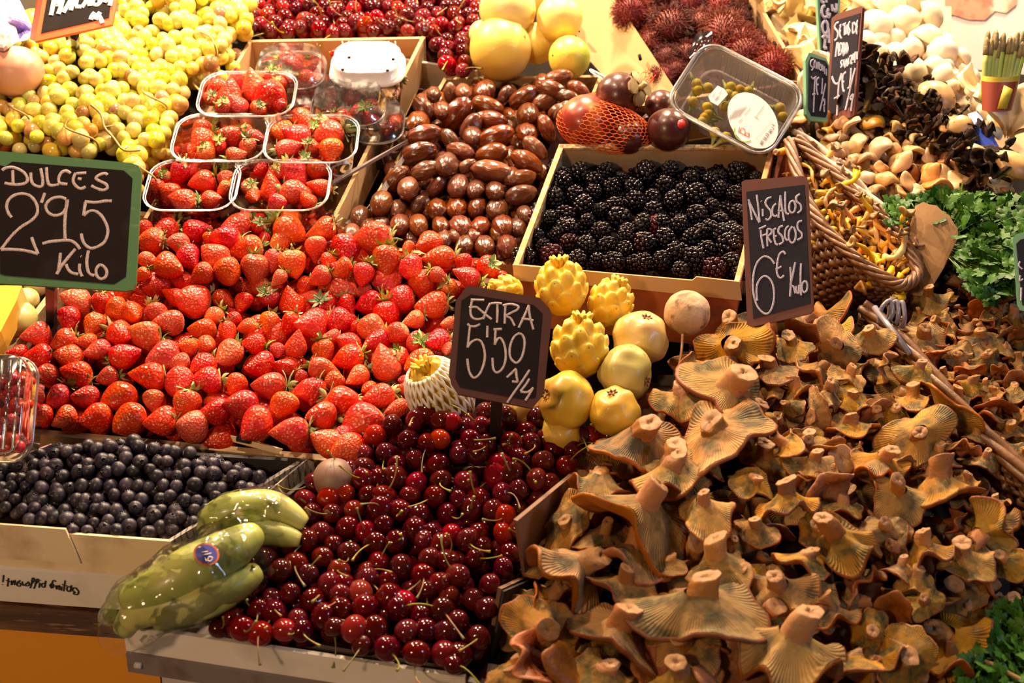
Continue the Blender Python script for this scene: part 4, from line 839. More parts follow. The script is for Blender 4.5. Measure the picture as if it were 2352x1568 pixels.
# ================================================================ grapes
def grape_mesh(s):
    vs, fs = blob(.0105, .0105, .0122, .03, 1, 3, s); return mesh('grape', vs, fs, M['grape'])
RM = [grape_mesh(s) for s in range(3)]
def rn_(x, y): return .055 + .030*math.exp(-(((x-420)/110)**2 + ((y-80)/120)**2)) + .028*math.exp(-(((x-170)/140)**2 + ((y-230)/90)**2))
CL = [('top cluster of pale green grapes beside the orange-framed sign', [(385, -20), (520, -20), (560, 60), (590, 80), (570, 160), (500, 150), (440, 150), (300, 60), (300, 30)]),
 ('grape bunch in the middle, below the orange-framed sign', [(175, 60), (215, 30), (300, 60), (360, 130), (300, 200), (240, 190), (90, 160), (110, 110)]),
 ('amber-tinged grape bunch beside the tan strawberry box', [(430, 150), (560, 150), (530, 210), (470, 240), (420, 280), (390, 240), (420, 190)]),
 ('grape bunch with brown-spotted berries above the plastic punnets', [(300, 150), (430, 150), (420, 200), (400, 270), (290, 260), (270, 200)]),
 ('large grape bunch above the green-framed price sign', [(90, 190), (270, 200), (290, 260), (265, 300), (240, 400), (90, 400), (60, 300), (70, 220)]),
 ('grape bunch at the left edge above the green-framed sign', [(-20, 130), (60, 130), (90, 180), (75, 250), (90, 400), (-50, 400), (-50, 130)]),
 ('grape bunch with a bare stalk, running down beside the sign', [(265, 300), (340, 250), (450, 260), (430, 330), (400, 380), (340, 440), (330, 500), (300, 500), (300, 380), (230, 380)])]
for lb, P in CL:
    cx = sum(p[0] for p in P)/len(P); cy = sum(p[1] for p in P)/len(P)
    o = empty('grape_bunch', Matrix.Translation(at(cx, cy, .04)), lb, 'grapes', 'white grape bunches'); inv = o.matrix_basis.inverted(); k = 0
    L = [p + N*rn_(*pix(p)) for p in pack(P, .0200, 0, .3)]; L2 = [p + N*(rn_(*pix(p)) - .018) for p in pack(P, .0215, 0, .3)]
    L3 = [p + N*(rn_(*pix(p)) - .034) for p in pack(P, .024, 0, .3)]
    for p in (L + L2 + L3)[:100]:
        obj('grape', random.choice(RM), inv @ trs(p, frame(idir(random.uniform(0, 360), random.uniform(0, 80))), random.uniform(.85, 1.16)), o)
    g = G(); r_ = random.Random(len(L))
    pts = [at(cx + r_.uniform(-20, 20) + (q-2)*22, cy - 40 + q*25, rn_(cx, cy) + (.004 if q in (2, 3) else -.02)) for q in range(5)]; g.tube([inv @ q for q in cr(pts, 5)], .0014, 6)
    for q in L[::6]: g.tube([inv @ q, inv @ (q - N*.012 + RX*r_.uniform(-.01, .01)), inv @ (q - N*.022)], .0009, 5)
    obj('stalk', g.mesh('stalk', M['grapestem']), None, o)
# the bare stalk seen over the bunch
lastb = o
pts = [at(x, y, rn_(x, y) + .014) for x, y in ((208, 240), (232, 262), (240, 292), (262, 318), (285, 345), (322, 345))]; g = G(); g.tube([inv @ q for q in cr(pts, 5)], .0016, 6)
for (x, y, x2, y2) in ((240, 292, 262, 288), (262, 318, 250, 300), (285, 345, 300, 330)): g.tube([inv @ at(x, y, rn_(x, y)+.014), inv @ at(x2, y2, rn_(x2, y2)+.01)], .001, 5)
obj('stalk', g.mesh('stalk', M['grapestem']), None, lastb)
mound('gap_filler', [(-60, -60), (560, -60), (590, 80), (500, 240), (410, 330), (325, 420), (300, 480), (-60, 420)], lambda x, y: rn_(x, y) - .060, mat('grape_gap_shade', (.022, .016, .006), .9), None, 16, label='added dark sheet for the shade between the grape bunches', cat='cloth')  # added sheet, dark colour standing for shade between the grapes
# ================================================================ strawberry punnets
def rrect(w_, h_, r, n=6):
    out = []
    for cx, cy, a0 in ((w_/2-r, h_/2-r, 0), (-w_/2+r, h_/2-r, 90), (-w_/2+r, -h_/2+r, 180), (w_/2-r, -h_/2+r, 270)):
        for k in range(n+1):
            a = math.radians(a0 + 90*k/n); out.append((cx + r*math.cos(a), cy + r*math.sin(a)))
    return out
def loft(g, rings, i=0, capb=False, capt=False):
    n = len(rings[0]); vs = [v for r in rings for v in r]; fs = []
    for k in range(len(rings)-1):
        for j in range(n): fs.append((k*n+j, k*n+(j+1) % n, (k+1)*n+(j+1) % n, (k+1)*n+j))
    if capb: fs.append(tuple(range(n-1, -1, -1)))
    if capt: fs.append(tuple((len(rings)-1)*n + j for j in range(n)))
    g.add(vs, fs, i)
def punnet(cx, cy, wpx, n, label, hp=.098, lid=False, tilt=0):
    p = at(cx, cy, n); W_ = wpx/ppm(p); R = Matrix((RX, T, N)).transposed() @ Matrix.Rotation(tilt, 3, 'Z')
    o = empty('punnet', trs(p, R), label, 'punnet', 'closed strawberry punnets' if lid else 'open strawberry punnets')
    def ring(s, z, e=0): return [V((x, y, z)) for x, y in rrect(W_*s + e, hp*s + e, .030*s)]
    g = G(); loft(g, [ring(1, 0), ring(.965, -.001), ring(.90, -.020), ring(.84, -.048), ring(.80, -.052)]); loft(g, [ring(.79, -.051), ring(.83, -.046), ring(.885, -.020), ring(.95, -.0008)])
    g.add(ring(.80, -.052), [tuple(range(28))]); obj('tub', g.mesh('tub', M['clear']), None, o)
    g = G(); pts = ring(1, 0); g.tube(pts + [pts[0], pts[1]], .0012, 6, cap=False); pts = ring(.96, -.0015); g.tube(pts + [pts[0], pts[1]], .0009, 5, cap=False); obj('rim', g.mesh('rim', M['rim']), None, o)
    if lid:
        g = G(); loft(g, [ring(1.02, .001), ring(1.0, .005), ring(.92, .006), ring(.90, .018), ring(.86, .020)]); g.add(ring(.86, .020), [tuple(range(28))])
        for k in range(9): x = -W_*.36 + k*W_*.09; g.tube([(x, hp*.42, .0195), (x, hp*.46, .014)], .0012, 5)
        obj('lid', g.mesh('lid', M['lidp']), None, o)
    return o, p
M['lidp'] = plastic('clear_lid', base=.16, rough=.14, bump=(22, .5), fres=.45)
M['lidglare'] = plastic('glossy_lid', base=.55, rough=.35, bump=(30, .5), fres=.6, diff=.72)  # white diffuse colour stands for lamp glare on a clear lid
PUN = [(442, 424, 212, .055, 'open punnet of strawberries touching the green-framed sign, front left of the box', """1055 1240 125 t;1205 1150 170;1355 1200 200;1135 1290 170;1230 1340 190 r;1400 1330 160 l;1380 1110 130;1510 1190 130;1500 1260 120;1080 1180 110 f;1290 1130 130"""),
 (645, 424, 226, .055, 'open punnet of strawberries at the front, beside the grey metal strip', """1655 1250 140 f;1800 1260 195 u;1960 1280 190 l;1960 1150 190;2120 1130 170 l;2140 1250 170;1850 1350 130;1740 1130 110;2040 1080 120 f;1690 1310 120;2060 1330 120;1840 1150 110 f"""),
 (506, 315, 216, .066, 'open punnet in the second row, left, beside the grapes', """1350 940 190;1540 910 190;1710 920 160 l;1360 880 150;1570 1040 130 l;1660 985 150;1460 970 130 f;1380 1010 120 f;1640 880 120 f"""),
 (716, 318, 214, .066, 'open punnet in the second row, right, leafy caps showing', """1880 870 170;2020 800 180;1990 910 200 r;2200 900 230 r;1920 990 170 l;2210 1000 180;2080 980 130 f;2150 820 120 f;2080 860 110 f;2250 800 120"""),
 (568, 215, 222, .078, 'topmost open punnet of strawberries below the closed ones', """1460 600 170 d;1530 650 190 u;1700 590 230 u;1800 650 230 d;1590 700 150;1850 690 140;1400 660 110 f;1500 715 120 f;1720 725 120 f;1800 500 130 f;1870 555 100 f""")]
for (cx, cy, w_, n, lb, S) in PUN:
    punnet(cx, cy, w_, n, lb)
    for e in nums(S):
        X_, Y_ = e[0]/2.904, e[1]/2.904; p = at(X_, Y_, n - .010); fl = e[3] if len(e) > 3 else ''
        d, c = by_flag(fl); o = strawberry(p, d, e[2]/2.904/ppm(p)*1.12, c or fl == 'f', 'x', 'strawberries in punnets'); o['_p'] = lb
        its2 = o
    for k in range(8):
        p = at(cx + random.uniform(-.32, .32)*w_, cy + random.uniform(-30, 45), n - .034); q_ = strawberry(p, idir(random.uniform(0, 360), 30), .036, False, 'x', 'lower strawberries in punnets'); q_['_q'] = lb
PS = [('front left', PUN[0]), ('front right', PUN[1]), ('middle left', PUN[2]), ('middle right', PUN[3]), ('topmost', PUN[4])]
for nm, q in PS:
    L = [o for o in C.objects if o.get('_p') == q[4]]
    L.sort(key=lambda o: pix(o.location)[0])
    for k, o in enumerate(L):
        o['label'] = f'strawberry in the {nm} open punnet, {nth(k+1)} from the left'; del o['_p']
    L = sorted([o for o in C.objects if o.get('_q') == q[4]], key=lambda o: pix(o.location)[0])
    for k, o in enumerate(L): o['label'] = f'strawberry low down in the {nm} open punnet, {nth(k+1)} from the left'; del o['_q']
for i, (cx, cy, w_, n, lb) in enumerate(((668, 162, 160, .056, 'closed clear punnet of strawberries in the back corner by the grapes'), (845, 158, 170, .064, 'closed punnet whose lid has painted white glare, by the right box wall'), (800, 245, 170, .050, 'closed punnet of strawberries in front of the glaring white lid'), (868, 285, 120, .030, 'half-hidden punnet against the right wall of the tan box'), (720, 235, 150, .030, 'half-hidden punnet low between the open and closed ones'))):
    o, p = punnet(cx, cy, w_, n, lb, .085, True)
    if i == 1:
        ch = [c for c in o.children if c.name.startswith('lid')][0]; ch.data.materials[0] = M['lidglare']; ch['label'] = 'bright reflecting lid'
        for (x, y) in ((802, 132), (903, 136), (787, 160), (890, 162)): 
            g = G(); q = o.matrix_basis.inverted() @ at(x, y, n + .0205); g.tube([q, q + V((0, 0, .0006))], .0024, 8); obj('vent_hole', g.mesh('vent_hole', M['darkred']), None, o)
    r_ = random.Random(i); L5 = []
    for k in range(10):
        q = at(cx + r_.uniform(-.36, .36)*w_, cy + r_.uniform(-32, 36), n - .012 - .012*(k % 2)); d, c = by_flag(r_.choice(['', '', 'f', 'l', 'r'])); L5.append((strawberry(q, d, .034, c, 'x', 'strawberries in closed punnets'), ('corner punnet by the grapes', 'white-lidded punnet', 'closed punnet before the painted-glare lid', 'half-hidden punnet at the right wall', 'low half-hidden punnet')[i]))
    rows(L5, 'strawberry in the {a}, {r} row, {c} from left', 3)
# grey film strips between the boxes
M['foil'] = mat('grey_plastic_strip', (.36, .31, .29), .25, coat=.4)
g = G(); g.slab([at(722, 436, .035), at(936, 320, .04), at(936, 328, .034), at(780, 415, .03), at(728, 444, .032)], N*-.001 + RX*.0005); obj('plastic_strip', g.mesh('plastic_strip', M['foil'], False), label='grey plastic strip crossing the corner of the tan box beside the dates', cat='strip')
g = G(); g.slab([at(792, 512, .004), at(850, 470, .012), at(932, 345, .034), at(937, 352, .03), at(880, 450, .012), at(812, 520, .0)], N*-.001 + RX*.0005); obj('plastic_strip', g.mesh('plastic_strip', M['foil'], False), label='crumpled silvery plastic edge of the date box, left side', cat='strip')
# ================================================================ yellow fruit at the back
M['gfruit'] = mat('yellow_grapefruit_peel', (.80, .58, .13), .45, L=[((.82, .68, .32), 'noise', 10, .45, .7)], B=[('noise', 260, .25, .001)], rnd=(.004, .1, .06), coat=.05)
M['lemon'] = mat('yellow_green_peel', (.82, .62, .08), .38, L=[((.33, .40, .04), 'x', 0, .004, .022)], B=[('noise', 260, .25, .001)])
for k, (X_, Y_, w_, n, m, lb) in enumerate(((1150, 112, 142, .04, 'gfruit', 'pale yellow grapefruit resting against the date box rim'), (1166, 20, 130, .075, 'gfruit', 'yellow grapefruit stacked on the pale one, cut by the upper edge'), (1285, 42, 106, .07, 'gfruit', 'yellow grapefruit leaning on the rambutan box'), (1232, 100, 92, .03, 'gfruit', 'orange-yellow grapefruit between the pale one and the lemon'), (1308, 132, 96, .045, 'lemon', 'yellow citrus fruit with a green side against the rambutan box'), (1108, 78, 62, .03, 'gfruit', 'yellow grapefruit mostly hidden beside the back cherries'), (1215, -10, 90, .03, 'gfruit', 'grapefruit at the upper edge between two others'))):
    p = at(X_, Y_, n); R = w_/2/ppm(p); vs, fs = blob(R, R, R*1.03, .02, 1.5, 4, k)
    o = obj('grapefruit', mesh('grapefruit', vs, fs, M[m]), Matrix.Translation(p), None, lb, 'fruit', 'yellow citrus fruit at the back')
    g = G(); q = idir(20 + 40*k, 35)*R*1.01; g.tube([q*.995, q*1.004], .0016, 8); obj('navel', g.mesh('navel', M['cherrystem']), None, o)
# ================================================================ rambutans
M['ramb'] = mat('rambutan_rind', (.22, .022, .018), .6, rnd=(.01, .1, .3))
M['hair'] = mat('rambutan_spine', (.10, .007, .004), .6, L=[((.26, .05, .015), 'rand', 1, .3, 1, .5)], rnd=(.008, .15, .5), spec=.3)
def ramb_mesh(s):
    rnd = random.Random(s); vs, fs = blob(.019, .019, .022, .05, 2, 3, s); a = mesh('rambutan', vs, fs, M['ramb']); g = G(); n = 420
    for k in range(n):
        z = 1 - 2*(k+.5)/n; r = math.sqrt(1-z*z); th = k*2.39996; d = V((r*math.cos(th), r*math.sin(th), z)); t = d.cross(V((rnd.uniform(-1, 1), rnd.uniform(-1, 1), rnd.uniform(-1, 1)))).normalized()
        b = V((d.x*.0185, d.y*.0185, d.z*.0215)); L = rnd.uniform(.008, .012); c = rnd.uniform(.5, 1.5)
        g.tube([b, b + d*L*.4 + t*L*.08*c, b + d*L*.75 + t*L*.32*c, b + d*L*.9 + t*L*.7*c], [.0008, .0006, .0004, .0002], 4, cap=False)
    return a, g.mesh('spines', M['hair'])
AM = [ramb_mesh(s) for s in range(4)]
RB = [(1450, 30, 110), (1540, 60, 125), (1660, 75, 130), (1700, 95, 110), (1775, 150, 110), (1710, 120, 110), (1500, 95, 90), (1530, 135, 80), (1575, 125, 85), (1470, -5, 100), (1590, 10, 100), (1650, 20, 100), (1520, 175, 70), (1550, 160, 60), (1610, 60, 100), (1500, 55, 90), (1690, 45, 90), (1640, 120, 110), (1560, -10, 90), (1740, 185, 90)]
its = []
for k, (X_, Y_, w_) in enumerate(RB):
    p = at(X_, Y_, .035 + (.01 if k < 6 else -.006)); s_ = w_/ppm(p)/.062; a, h_ = AM[k % 4]
    o = obj('rambutan', a, trs(p, frame(idir(random.uniform(0, 360), 40)), s_), None, 'x', 'rambutan', 'rambutans in the box'); q = obj('spines', h_, None, o); q['kind'] = 'stuff'
    its.append((o, 'spiny ' + ('dark red' if k % 2 else 'red') + ' rambutan'))
rows(its, '{a}, tan box, {r} row from its front, {c} from left', 5)
LR = []
for p in pack([(1430, -20), (1720, -20), (1830, 180), (1575, 205)], .045, .006, .2): a, h_ = random.choice(AM); o = obj('rambutan', a, trs(p, frame(N), 1), None, 'x', 'rambutan', 'lower rambutans'); obj('spines', h_, None, o, kind='stuff'); LR.append((o, 'rambutan'))
rows(LR, '{a} beneath the top layer, {r} row from the box front, {c} from left', 5)
# ================================================================ mangosteens, netted fruit
M['mango'] = mat('purple_brown_rind', (.060, .011, .010), .32, L=[((.26, .08, .03), 'noise', 45, .56, .68, .6), ((.06, .012, .012), 'noise', 12, .5, .7)], coat=.1, B=[('noise', 90, .25, .002)])
M['khaki'] = mat('khaki_calyx', (.30, .20, .08), .6, L=[((.42, .30, .14), 'noise', 60, .5, .7)])
M['redst'] = mat('red_sticker', (.75, .03, .02), .35)
def sticker(o, R, d, r, m, ins=None):
    """thin oval label lying on a round body of radius R, in world direction d from the centre"""
    g = G(); d = d.normalized(); x = d.orthogonal().normalized(); y = d.cross(x)
    for rr, h_, mi in ((r, 1.012, 0), (r*.55, 1.018, 1)):
        if mi and not ins: break
        vs = [d*R*h_*1.01]; 
        for k in range(20): a = 2*pi*k/20; q = d*R + x*rr*math.cos(a) + y*rr*.8*math.sin(a); vs.append(q.normalized()*R*h_)
        vs += [v*.994 for v in vs[1:]]
        g.add(vs, [(0, k+1, (k+1) % 20+1) for k in range(20)] + [(k+1, 21+k, 21+(k+1) % 20, (k+1) % 20+1) for k in range(20)], mi)
    return obj('sticker', g.mesh('sticker', [M[m]] + ([M[ins]] if ins else [])), None, o)
def mangosteen(X_, Y_, w_, n, cal, lb):
    p = at(X_, Y_, n); R = w_/2/ppm(p); vs, fs = blob(R, R*.96, R*.96, .03, 1.5, 4, X_); o = obj('mangosteen', mesh('mangosteen', vs, fs, M['mango']), Matrix.Translation(p), None, lb, 'fruit', 'dark purple fruit behind the blackberries')
    if cal:
        d = idir(*cal).normalized(); F3 = frame(d, 0)
        for k in range(4):
            vs = []; fs = []; a0 = k*pi/2 + .4
            for i in range(6):
                for j in range(7):
                    t = i/5; a = a0 + (j/6-.5)*1.5*math.sin(pi*(.15+.75*t)); r = R*(.14 + .52*t); lift = R*(1.02 + .04*t + .30*t*t*(1 if k % 2 else .2))
                    vs.append(F3 @ V((r*math.cos(a), r*math.sin(a), lift*math.cos(.75*t))))
            for i in range(5):
                for j in range(6): fs.append((i*7+j, i*7+j+1, (i+1)*7+j+1, (i+1)*7+j))
            m_ = len(vs); vs += [v*1.16 for v in vs]; fs += [tuple(m_+q for q in f[::-1]) for f in fs] + [(35+j, 36+j, m_+36+j, m_+35+j) for j in range(6)]
            g = G(); g.add(vs, fs); obj('sepal', g.mesh('sepal', M['khaki']), None, o)
        g = G(); g.tube([F3 @ V((0, 0, R*.9)), F3 @ V((0, .001, R*1.3)), F3 @ V((0.003, .002, R*1.45))], [R*.13, R*.11, R*.14], 9); obj('stem', g.mesh('stem', M['khaki']), None, o)
    return o, p, R
mangosteen(1422, 218, 108, .085, (12, 42), 'dark mangosteen with thick khaki sepals on top of the netted fruit')
mangosteen(1518, 243, 76, .06, (300, 40), 'mangosteen partly behind the tilted plastic container')
o, p, R = mangosteen(1535, 298, 104, .065, None, 'dark round mangosteen with a red oval sticker'); sticker(o, R, idir(15, 60), R*.24, 'redst')
mangosteen(1500, 285, 60, .035, None, 'small dark fruit deep between the mangosteens')
M['pome'] = mat('red_gold_rind', (.26, .025, .012), .35, L=[((.48, .16, .04), 'noise', 30, .5, .66), ((.20, .012, .012), 'noise', 14, .5, .7)], coat=.3)
for k, (X_, Y_, w_, lb) in enumerate(((1346, 278, 128, 'red-gold passion fruit filling the orange net'), (1444, 315, 84, 'darker passion fruit at the right end of the orange net'))):
    p = at(X_, Y_, .062 - .008*k); R = w_/2/ppm(p); vs, fs = blob(R, R*.97, R*.95, .03, 1.4, 4, k); obj('passion_fruit', mesh('passion_fruit', vs, fs, M['pome'] if not k else M['mango']), Matrix.Translation(p), None, lb, 'fruit', 'fruit in the orange net')
M['net'] = mat('orange_net_cord', (.85, .13, .015), .4)
b = bmesh.new(); bmesh.ops.create_icosphere(b, subdivisions=4, radius=1); b.faces.ensure_lookup_table()
cA = at(1346, 278, .062); RA = 66/ppm(cA); cB = at(1446, 312, .054); RB_ = 47/ppm(cB)
def netp(c):
    t = c.dot(RX); q = c.copy(); cc = cA.lerp(cB, max(0, min(1, (t+1)/2))); r_ = RA*1.04 + (RB_*1.10 - RA*1.04)*max(0, min(1, (t+1)/2))
    yz = q - RX*t; return cA.lerp(cB, .5) + (cB - cA)*.5*t*0 + RX*0 + (cA.lerp(cB, (t+1)/2) - cA.lerp(cB, .5)) + RX*t*r_*1.0 + yz*r_*1.03
g = G()
for e in b.edges:
    f = e.link_faces
    if len(f) == 2: g.tube([netp(f[0].calc_center_median()), netp(f[1].calc_center_median())], .00065, 4, cap=False)
b.free(); on = obj('net_bag', g.mesh('net_bag', M['net']), label='orange plastic net around the fruit behind the blackberry box', cat='net')
g = G(); r_ = random.Random(2)
for k in range(26): a = at(1478 + r_.uniform(-22, 22), 185 + r_.uniform(-16, 12), .075 + r_.uniform(-.006, .006)); g.tube(cr([at(1450, 235, .075), a, a + RX*r_.uniform(-.01, .01) + UP*r_.uniform(-.012, .012)], 4), .0005, 4)
for k in range(20): g.tube([at(1335 + k*2, 222 + r_.uniform(-4, 4), .085), at(1390 + r_.uniform(-6, 6), 203 + k*.6, .085)], .0005, 4)
obj('net_tail', g.mesh('net_tail', M['net']), None, on)
# ================================================================ tilted clear container of flower buds
cc_ = at(1690, 228, .095); nrm = (-FW*.9 + UP*.28 - RX*.05).normalized()
xx = (RX*math.cos(math.radians(-33)) + UP*math.sin(math.radians(-33))); xx = (xx - nrm*xx.dot(nrm)).normalized(); yy = nrm.cross(xx)
box = empty('plastic_container', trs(cc_, Matrix((xx, yy, nrm)).transposed()), 'clear plastic container of flower buds leaning behind the blackberry box, round white label', 'container')
K = 1/ppm(cc_); Wc, Hc = 268*K, 196*K
def rg(s, z, e=0): return [V((x, y, z)) for x, y in rrect(Wc*s+e, Hc*s+e, .026*s, 6)]
M['milky'] = plastic('milky_plastic', tint=(.93, .86, .88), base=.12, rough=.3, bump=(60, .25), fres=.5, diff=.30)
g = G(); loft(g, [rg(1, 0), rg(.95, -.001), rg(.90, -.012), rg(.84, -.040)]); loft(g, [rg(.83, -.039), rg(.885, -.012), rg(.93, -.002)]); g.add(rg(.84, -.040), [tuple(range(28))])
for k in range(14): x = -Wc*.36 + k*Wc*.055; g.tube([(x, Hc*.44, -.006), (x, Hc*.39, -.034)], .0008, 4)
obj('tub', g.mesh('tub', M['milky']), None, box)
g = G(); q = rg(1.0, .002); g.tube(q + [q[0], q[1]], .0026, 6, cap=False); q = rg(.94, .002); g.tube(q + [q[0], q[1]], .0012, 6, cap=False); obj('rim', g.mesh('rim', M['rim']), None, box)
g = G(); g.add(rg(.99, .003), [tuple(range(28))]); g.slab([(-Wc*.50, Hc*.16, .003), (-Wc*.44, Hc*.50, .003), (-Wc*.50, Hc*.62, .003), (-Wc*.60, Hc*.50, .003), (-Wc*.56, Hc*.2, .003)], V((0, 0, .001))); obj('lid', g.mesh('lid', M['clear']), None, box)
M['label'] = mat('white_label_paper', (.70, .64, .64), .6); M['ink'] = mat('grey_ink', (.16, .14, .16), .7); M['inkred'] = mat('red_ink', (.7, .09, .04), .6); M['inkgreen'] = mat('olive_ink', (.28, .34, .05), .6)
inv = box.matrix_basis.inverted(); LP = (cc_ + nrm*.0045, nrm)
def onl(x, y, h_=0): return inv @ (hit(1530 + x/6.272, 90 + y/6.272, LP[0] + nrm*h_, nrm))
g = G(); e = [onl(1250 + 360*math.cos(a)*1 + 60*math.sin(a), 1170 + 400*math.sin(a) + 60*math.cos(a)) for a in [2*pi*k/36 for k in range(36)]]; g.slab(e, V((0, 0, -.0006))); lab = obj('label', g.mesh('label', M['label'], False), None, box); lab['label'] = 'round white paper label'
g = G(); g.slab([onl(x, y) for x, y in ((608, 822), (742, 668), (838, 715), (890, 795), (745, 955), (640, 900))], V((0, 0, -.0006))); obj('tag', g.mesh('tag', M['label'], False), None, box)
def onlabel(S, w_, m): 
    me = strokes('lettering', S, (LP[0] + nrm*.0005, nrm), 6.272, 1530, 90, w_, m, None, 3, .0002); me.data.transform(inv); me.parent = lab; return me
onlabel(["1060 1340 1180 1400 1190 1380 1185 1350 1150 1350 1128 1374", "1060 1340 1075 1290 1110 1280 1138 1320 1128 1374", "1040 1345 1058 1268", "1190 1410 1200 1350"], .0010, 'inkred')
onlabel(["990 1270 985 1350 1030 1430 1110 1475 1190 1470 1220 1450"], .0014, 'inkgreen')
FL = [(1578, 1222, 'F'), (1562, 1262, 'L'), (1545, 1292, 'O'), (1528, 1318, 'R'), (1490, 1350, 'E'), (1475, 1378, 'L'), (1458, 1405, 'E'), (1442, 1428, 'C'), (1425, 1452, 'T'), (1408, 1475, 'R'), (1392, 1498, 'I')]
GL = {'F': ["0 0 0 10", "0 0 6 0", "0 5 5 5"], 'L': ["0 0 0 10", "0 10 6 10"], 'O': ["3 0 0 3 0 7 3 10 6 7 6 3 3 0"], 'R': ["0 10 0 0", "0 0 6 2 5 5 0 5", "2 5 6 10"], 'E': ["0 0 0 10", "0 0 6 0", "0 5 5 5", "0 10 6 10"], 'C': ["6 1 2 0 0 4 0 7 2 10 6 9"], 'T': ["0 0 7 0", "3.5 0 3.5 10"], 'I': ["0 0 0 10"]}
S = []
for (x, y, ch) in FL:
    for q in GL[ch]:
        v = [float(t) for t in q.split()]; out = []
        for k in range(0, len(v), 2): u, w__ = v[k]*3.4, v[k+1]*4.2; out += [x - 45 + w__*-.87*-1 - u*.5*1, y + u*.87 + w__*.5]
        S.append(' '.join(f'{t:.1f}' for t in out))
onlabel(S, .0007, 'ink')
onlabel([f"{1520-k*17} {1180+k*19} {1512-k*17} {1190+k*19}" for k in range(14)] + ["1405 960 1290 1120", "1270 1110 1340 1160", "1215 990 1130 1090"] + [f"{1160-k*28} {960+k*9} {1050-k*28} {1110+k*9}" for k in range(7)] + ["1100 1140 1040 1200"], .0005, 'ink')
onlabel(["800 745 760 790", "745 815 700 885", "700 780 660 830", "720 870 770 810"], .0006, 'ink')
M['bud'] = mat('yellow_flower_bud', (.90, .62, .04), .5, L=[((.50, .58, .10), 'z', 0, .001, -.003)], rnd=(.02, .1, .2)); M['budstem'] = mat('green_bud_stem', (.55, .62, .20), .55)
def bud_mesh():
    g = G(); vs, fs = blob(.0048, .0048, .0050, .08, 5, 2); g.add(vs, fs, 0); g.tube([(0, 0, -.004), (.001, 0, -.009), (.003, .001, -.016)], [.003, .0016, .0008], 6, 1); return g.mesh('flower_bud', [M['bud'], M['budstem']])
BM_ = bud_mesh()
for k, (x, y) in enumerate(((440, 640), (450, 740), (600, 700), (930, 690), (1060, 730), (1180, 755), (900, 790), (990, 830), (390, 900), (590, 980), (850, 970), (560, 1130), (610, 1080), (700, 1340), (860, 1410), (1640, 990), (1680, 1120), (530, 1180))):
    d = random.Random(k); p = hit(1530 + x/6.272, 90 + y/6.272, cc_ - nrm*.006, nrm); obj('flower_bud', BM_, trs(p, frame(idir(d.uniform(0, 360), 40)), 1.5), None, f'yellow-green flower bud inside the tilted container, {nth(k+1)} from its upper end', 'flower bud', 'buds in the container')
# small white loop behind the mangosteen
g = G(); g.tube(cr([at(1400, 182, .09), at(1370, 166, .09), at(1356, 160, .09), at(1362, 168, .09), at(1392, 188, .09)], 5), .0014, 6); obj('plastic_loop', g.mesh('plastic_loop', M['chalkwhite']), label='small white plastic loop beside the topmost mangosteen', cat='tie')
# ================================================================ pitahayas, quinces, guavas
M['pita'] = mat('yellow_pitahaya_skin', (.74, .46, .03), .42, L=[((.80, .60, .12), 'noise', 30, .5, .7), ((.45, .42, .05), 'noise', 16, .58, .75)]); M['pitatip'] = mat('brown_scale_tip', (.24, .10, .03), .6)
def pitahaya(p, d, Rx, L, lb, s=0):
    n = 34; nub = []
    for k in range(n):
        z = 1 - 2*(k+.5)/n; r = math.sqrt(1-z*z); nub.append(V((r*math.cos(k*2.39996), r*math.sin(k*2.39996), z)))
    b = bmesh.new(); bmesh.ops.create_icosphere(b, subdivisions=5, radius=1); vs = []; pk = []
    for v in b.verts:
        c = v.co.copy(); best = max(nub, key=lambda q: q.dot(c)); a = math.acos(min(1, best.dot(c))); h_ = min(.72, math.exp(-(a/.27)**2)); pk.append(1 if a < .06 else 0)
        q = c*(1 + .26*h_) + V((0, 0, .34*h_*h_)); vs.append(V((q.x*Rx, q.y*Rx, q.z*L)))
    fs = [tuple(v.index for v in f.verts) for f in b.faces]; ix = [1 if sum(pk[i] for i in f) > 2.4 else 0 for f in fs]; b.free()
    o = obj('pitahaya', mesh('pitahaya', vs, fs, [M['pita'], M['pitatip']], ix), trs(p, frame(d, s)), None, lb, 'fruit', 'yellow pitahayas')
    g = G()
    for k in range(9): a = k*.7; g.tube([(math.cos(a)*Rx*.15, math.sin(a)*Rx*.15, L*.95), (math.cos(a)*Rx*.3, math.sin(a)*Rx*.3, L*1.3), (math.cos(a)*Rx*.42, math.sin(a)*Rx*.42, L*1.42)], [.004, .003, .0015], 5)
    obj('crown', g.mesh('crown', M['pita']), None, o); return o
for k, (X_, Y_, w_, a, n, lb) in enumerate(((1290, 668, 120, 95, .075, 'yellow knobbly pitahaya standing against the blackberry box flap'), (1400, 702, 104, 70, .055, 'yellow-green pitahaya below the blackberry box'), (1330, 805, 132, 85, .07, 'large yellow pitahaya beside the red-framed sign'), (1168, 668, 70, 160, .04, 'small yellow pitahaya behind the top of the red-framed sign'))):
    p = at(X_, Y_, n); pitahaya(p, idir(a, 12), w_/2/ppm(p)*.88, w_/2/ppm(p)*.95, lb, k)
p = at(1010, 905, .045); pitahaya(p, idir(120, 30), 62/ppm(p)*.9, 85/ppm(p)*.85, 'yellow pitahaya wrapped in white foam net beside the strawberries', 7)
M['foam'] = mat('white_foam_net', (.78, .70, .62), .7)
g = G(); FR = frame(idir(120, 30), 0); Rn, Ln = 66/ppm(p)*1.12, 85/ppm(p)*1.12; q_ = lambda u, v: p + FR @ V((Rn*math.cos(u)*math.cos(v), Rn*math.sin(u)*math.cos(v), Ln*math.sin(v)))
for k in range(26):
    for sgn in (1, -1): g.tube([q_(2*pi*k/26 + sgn*t*.9, -1.3 + 2.25*t) for t in [i/22 for i in range(23)]], .0017, 6)
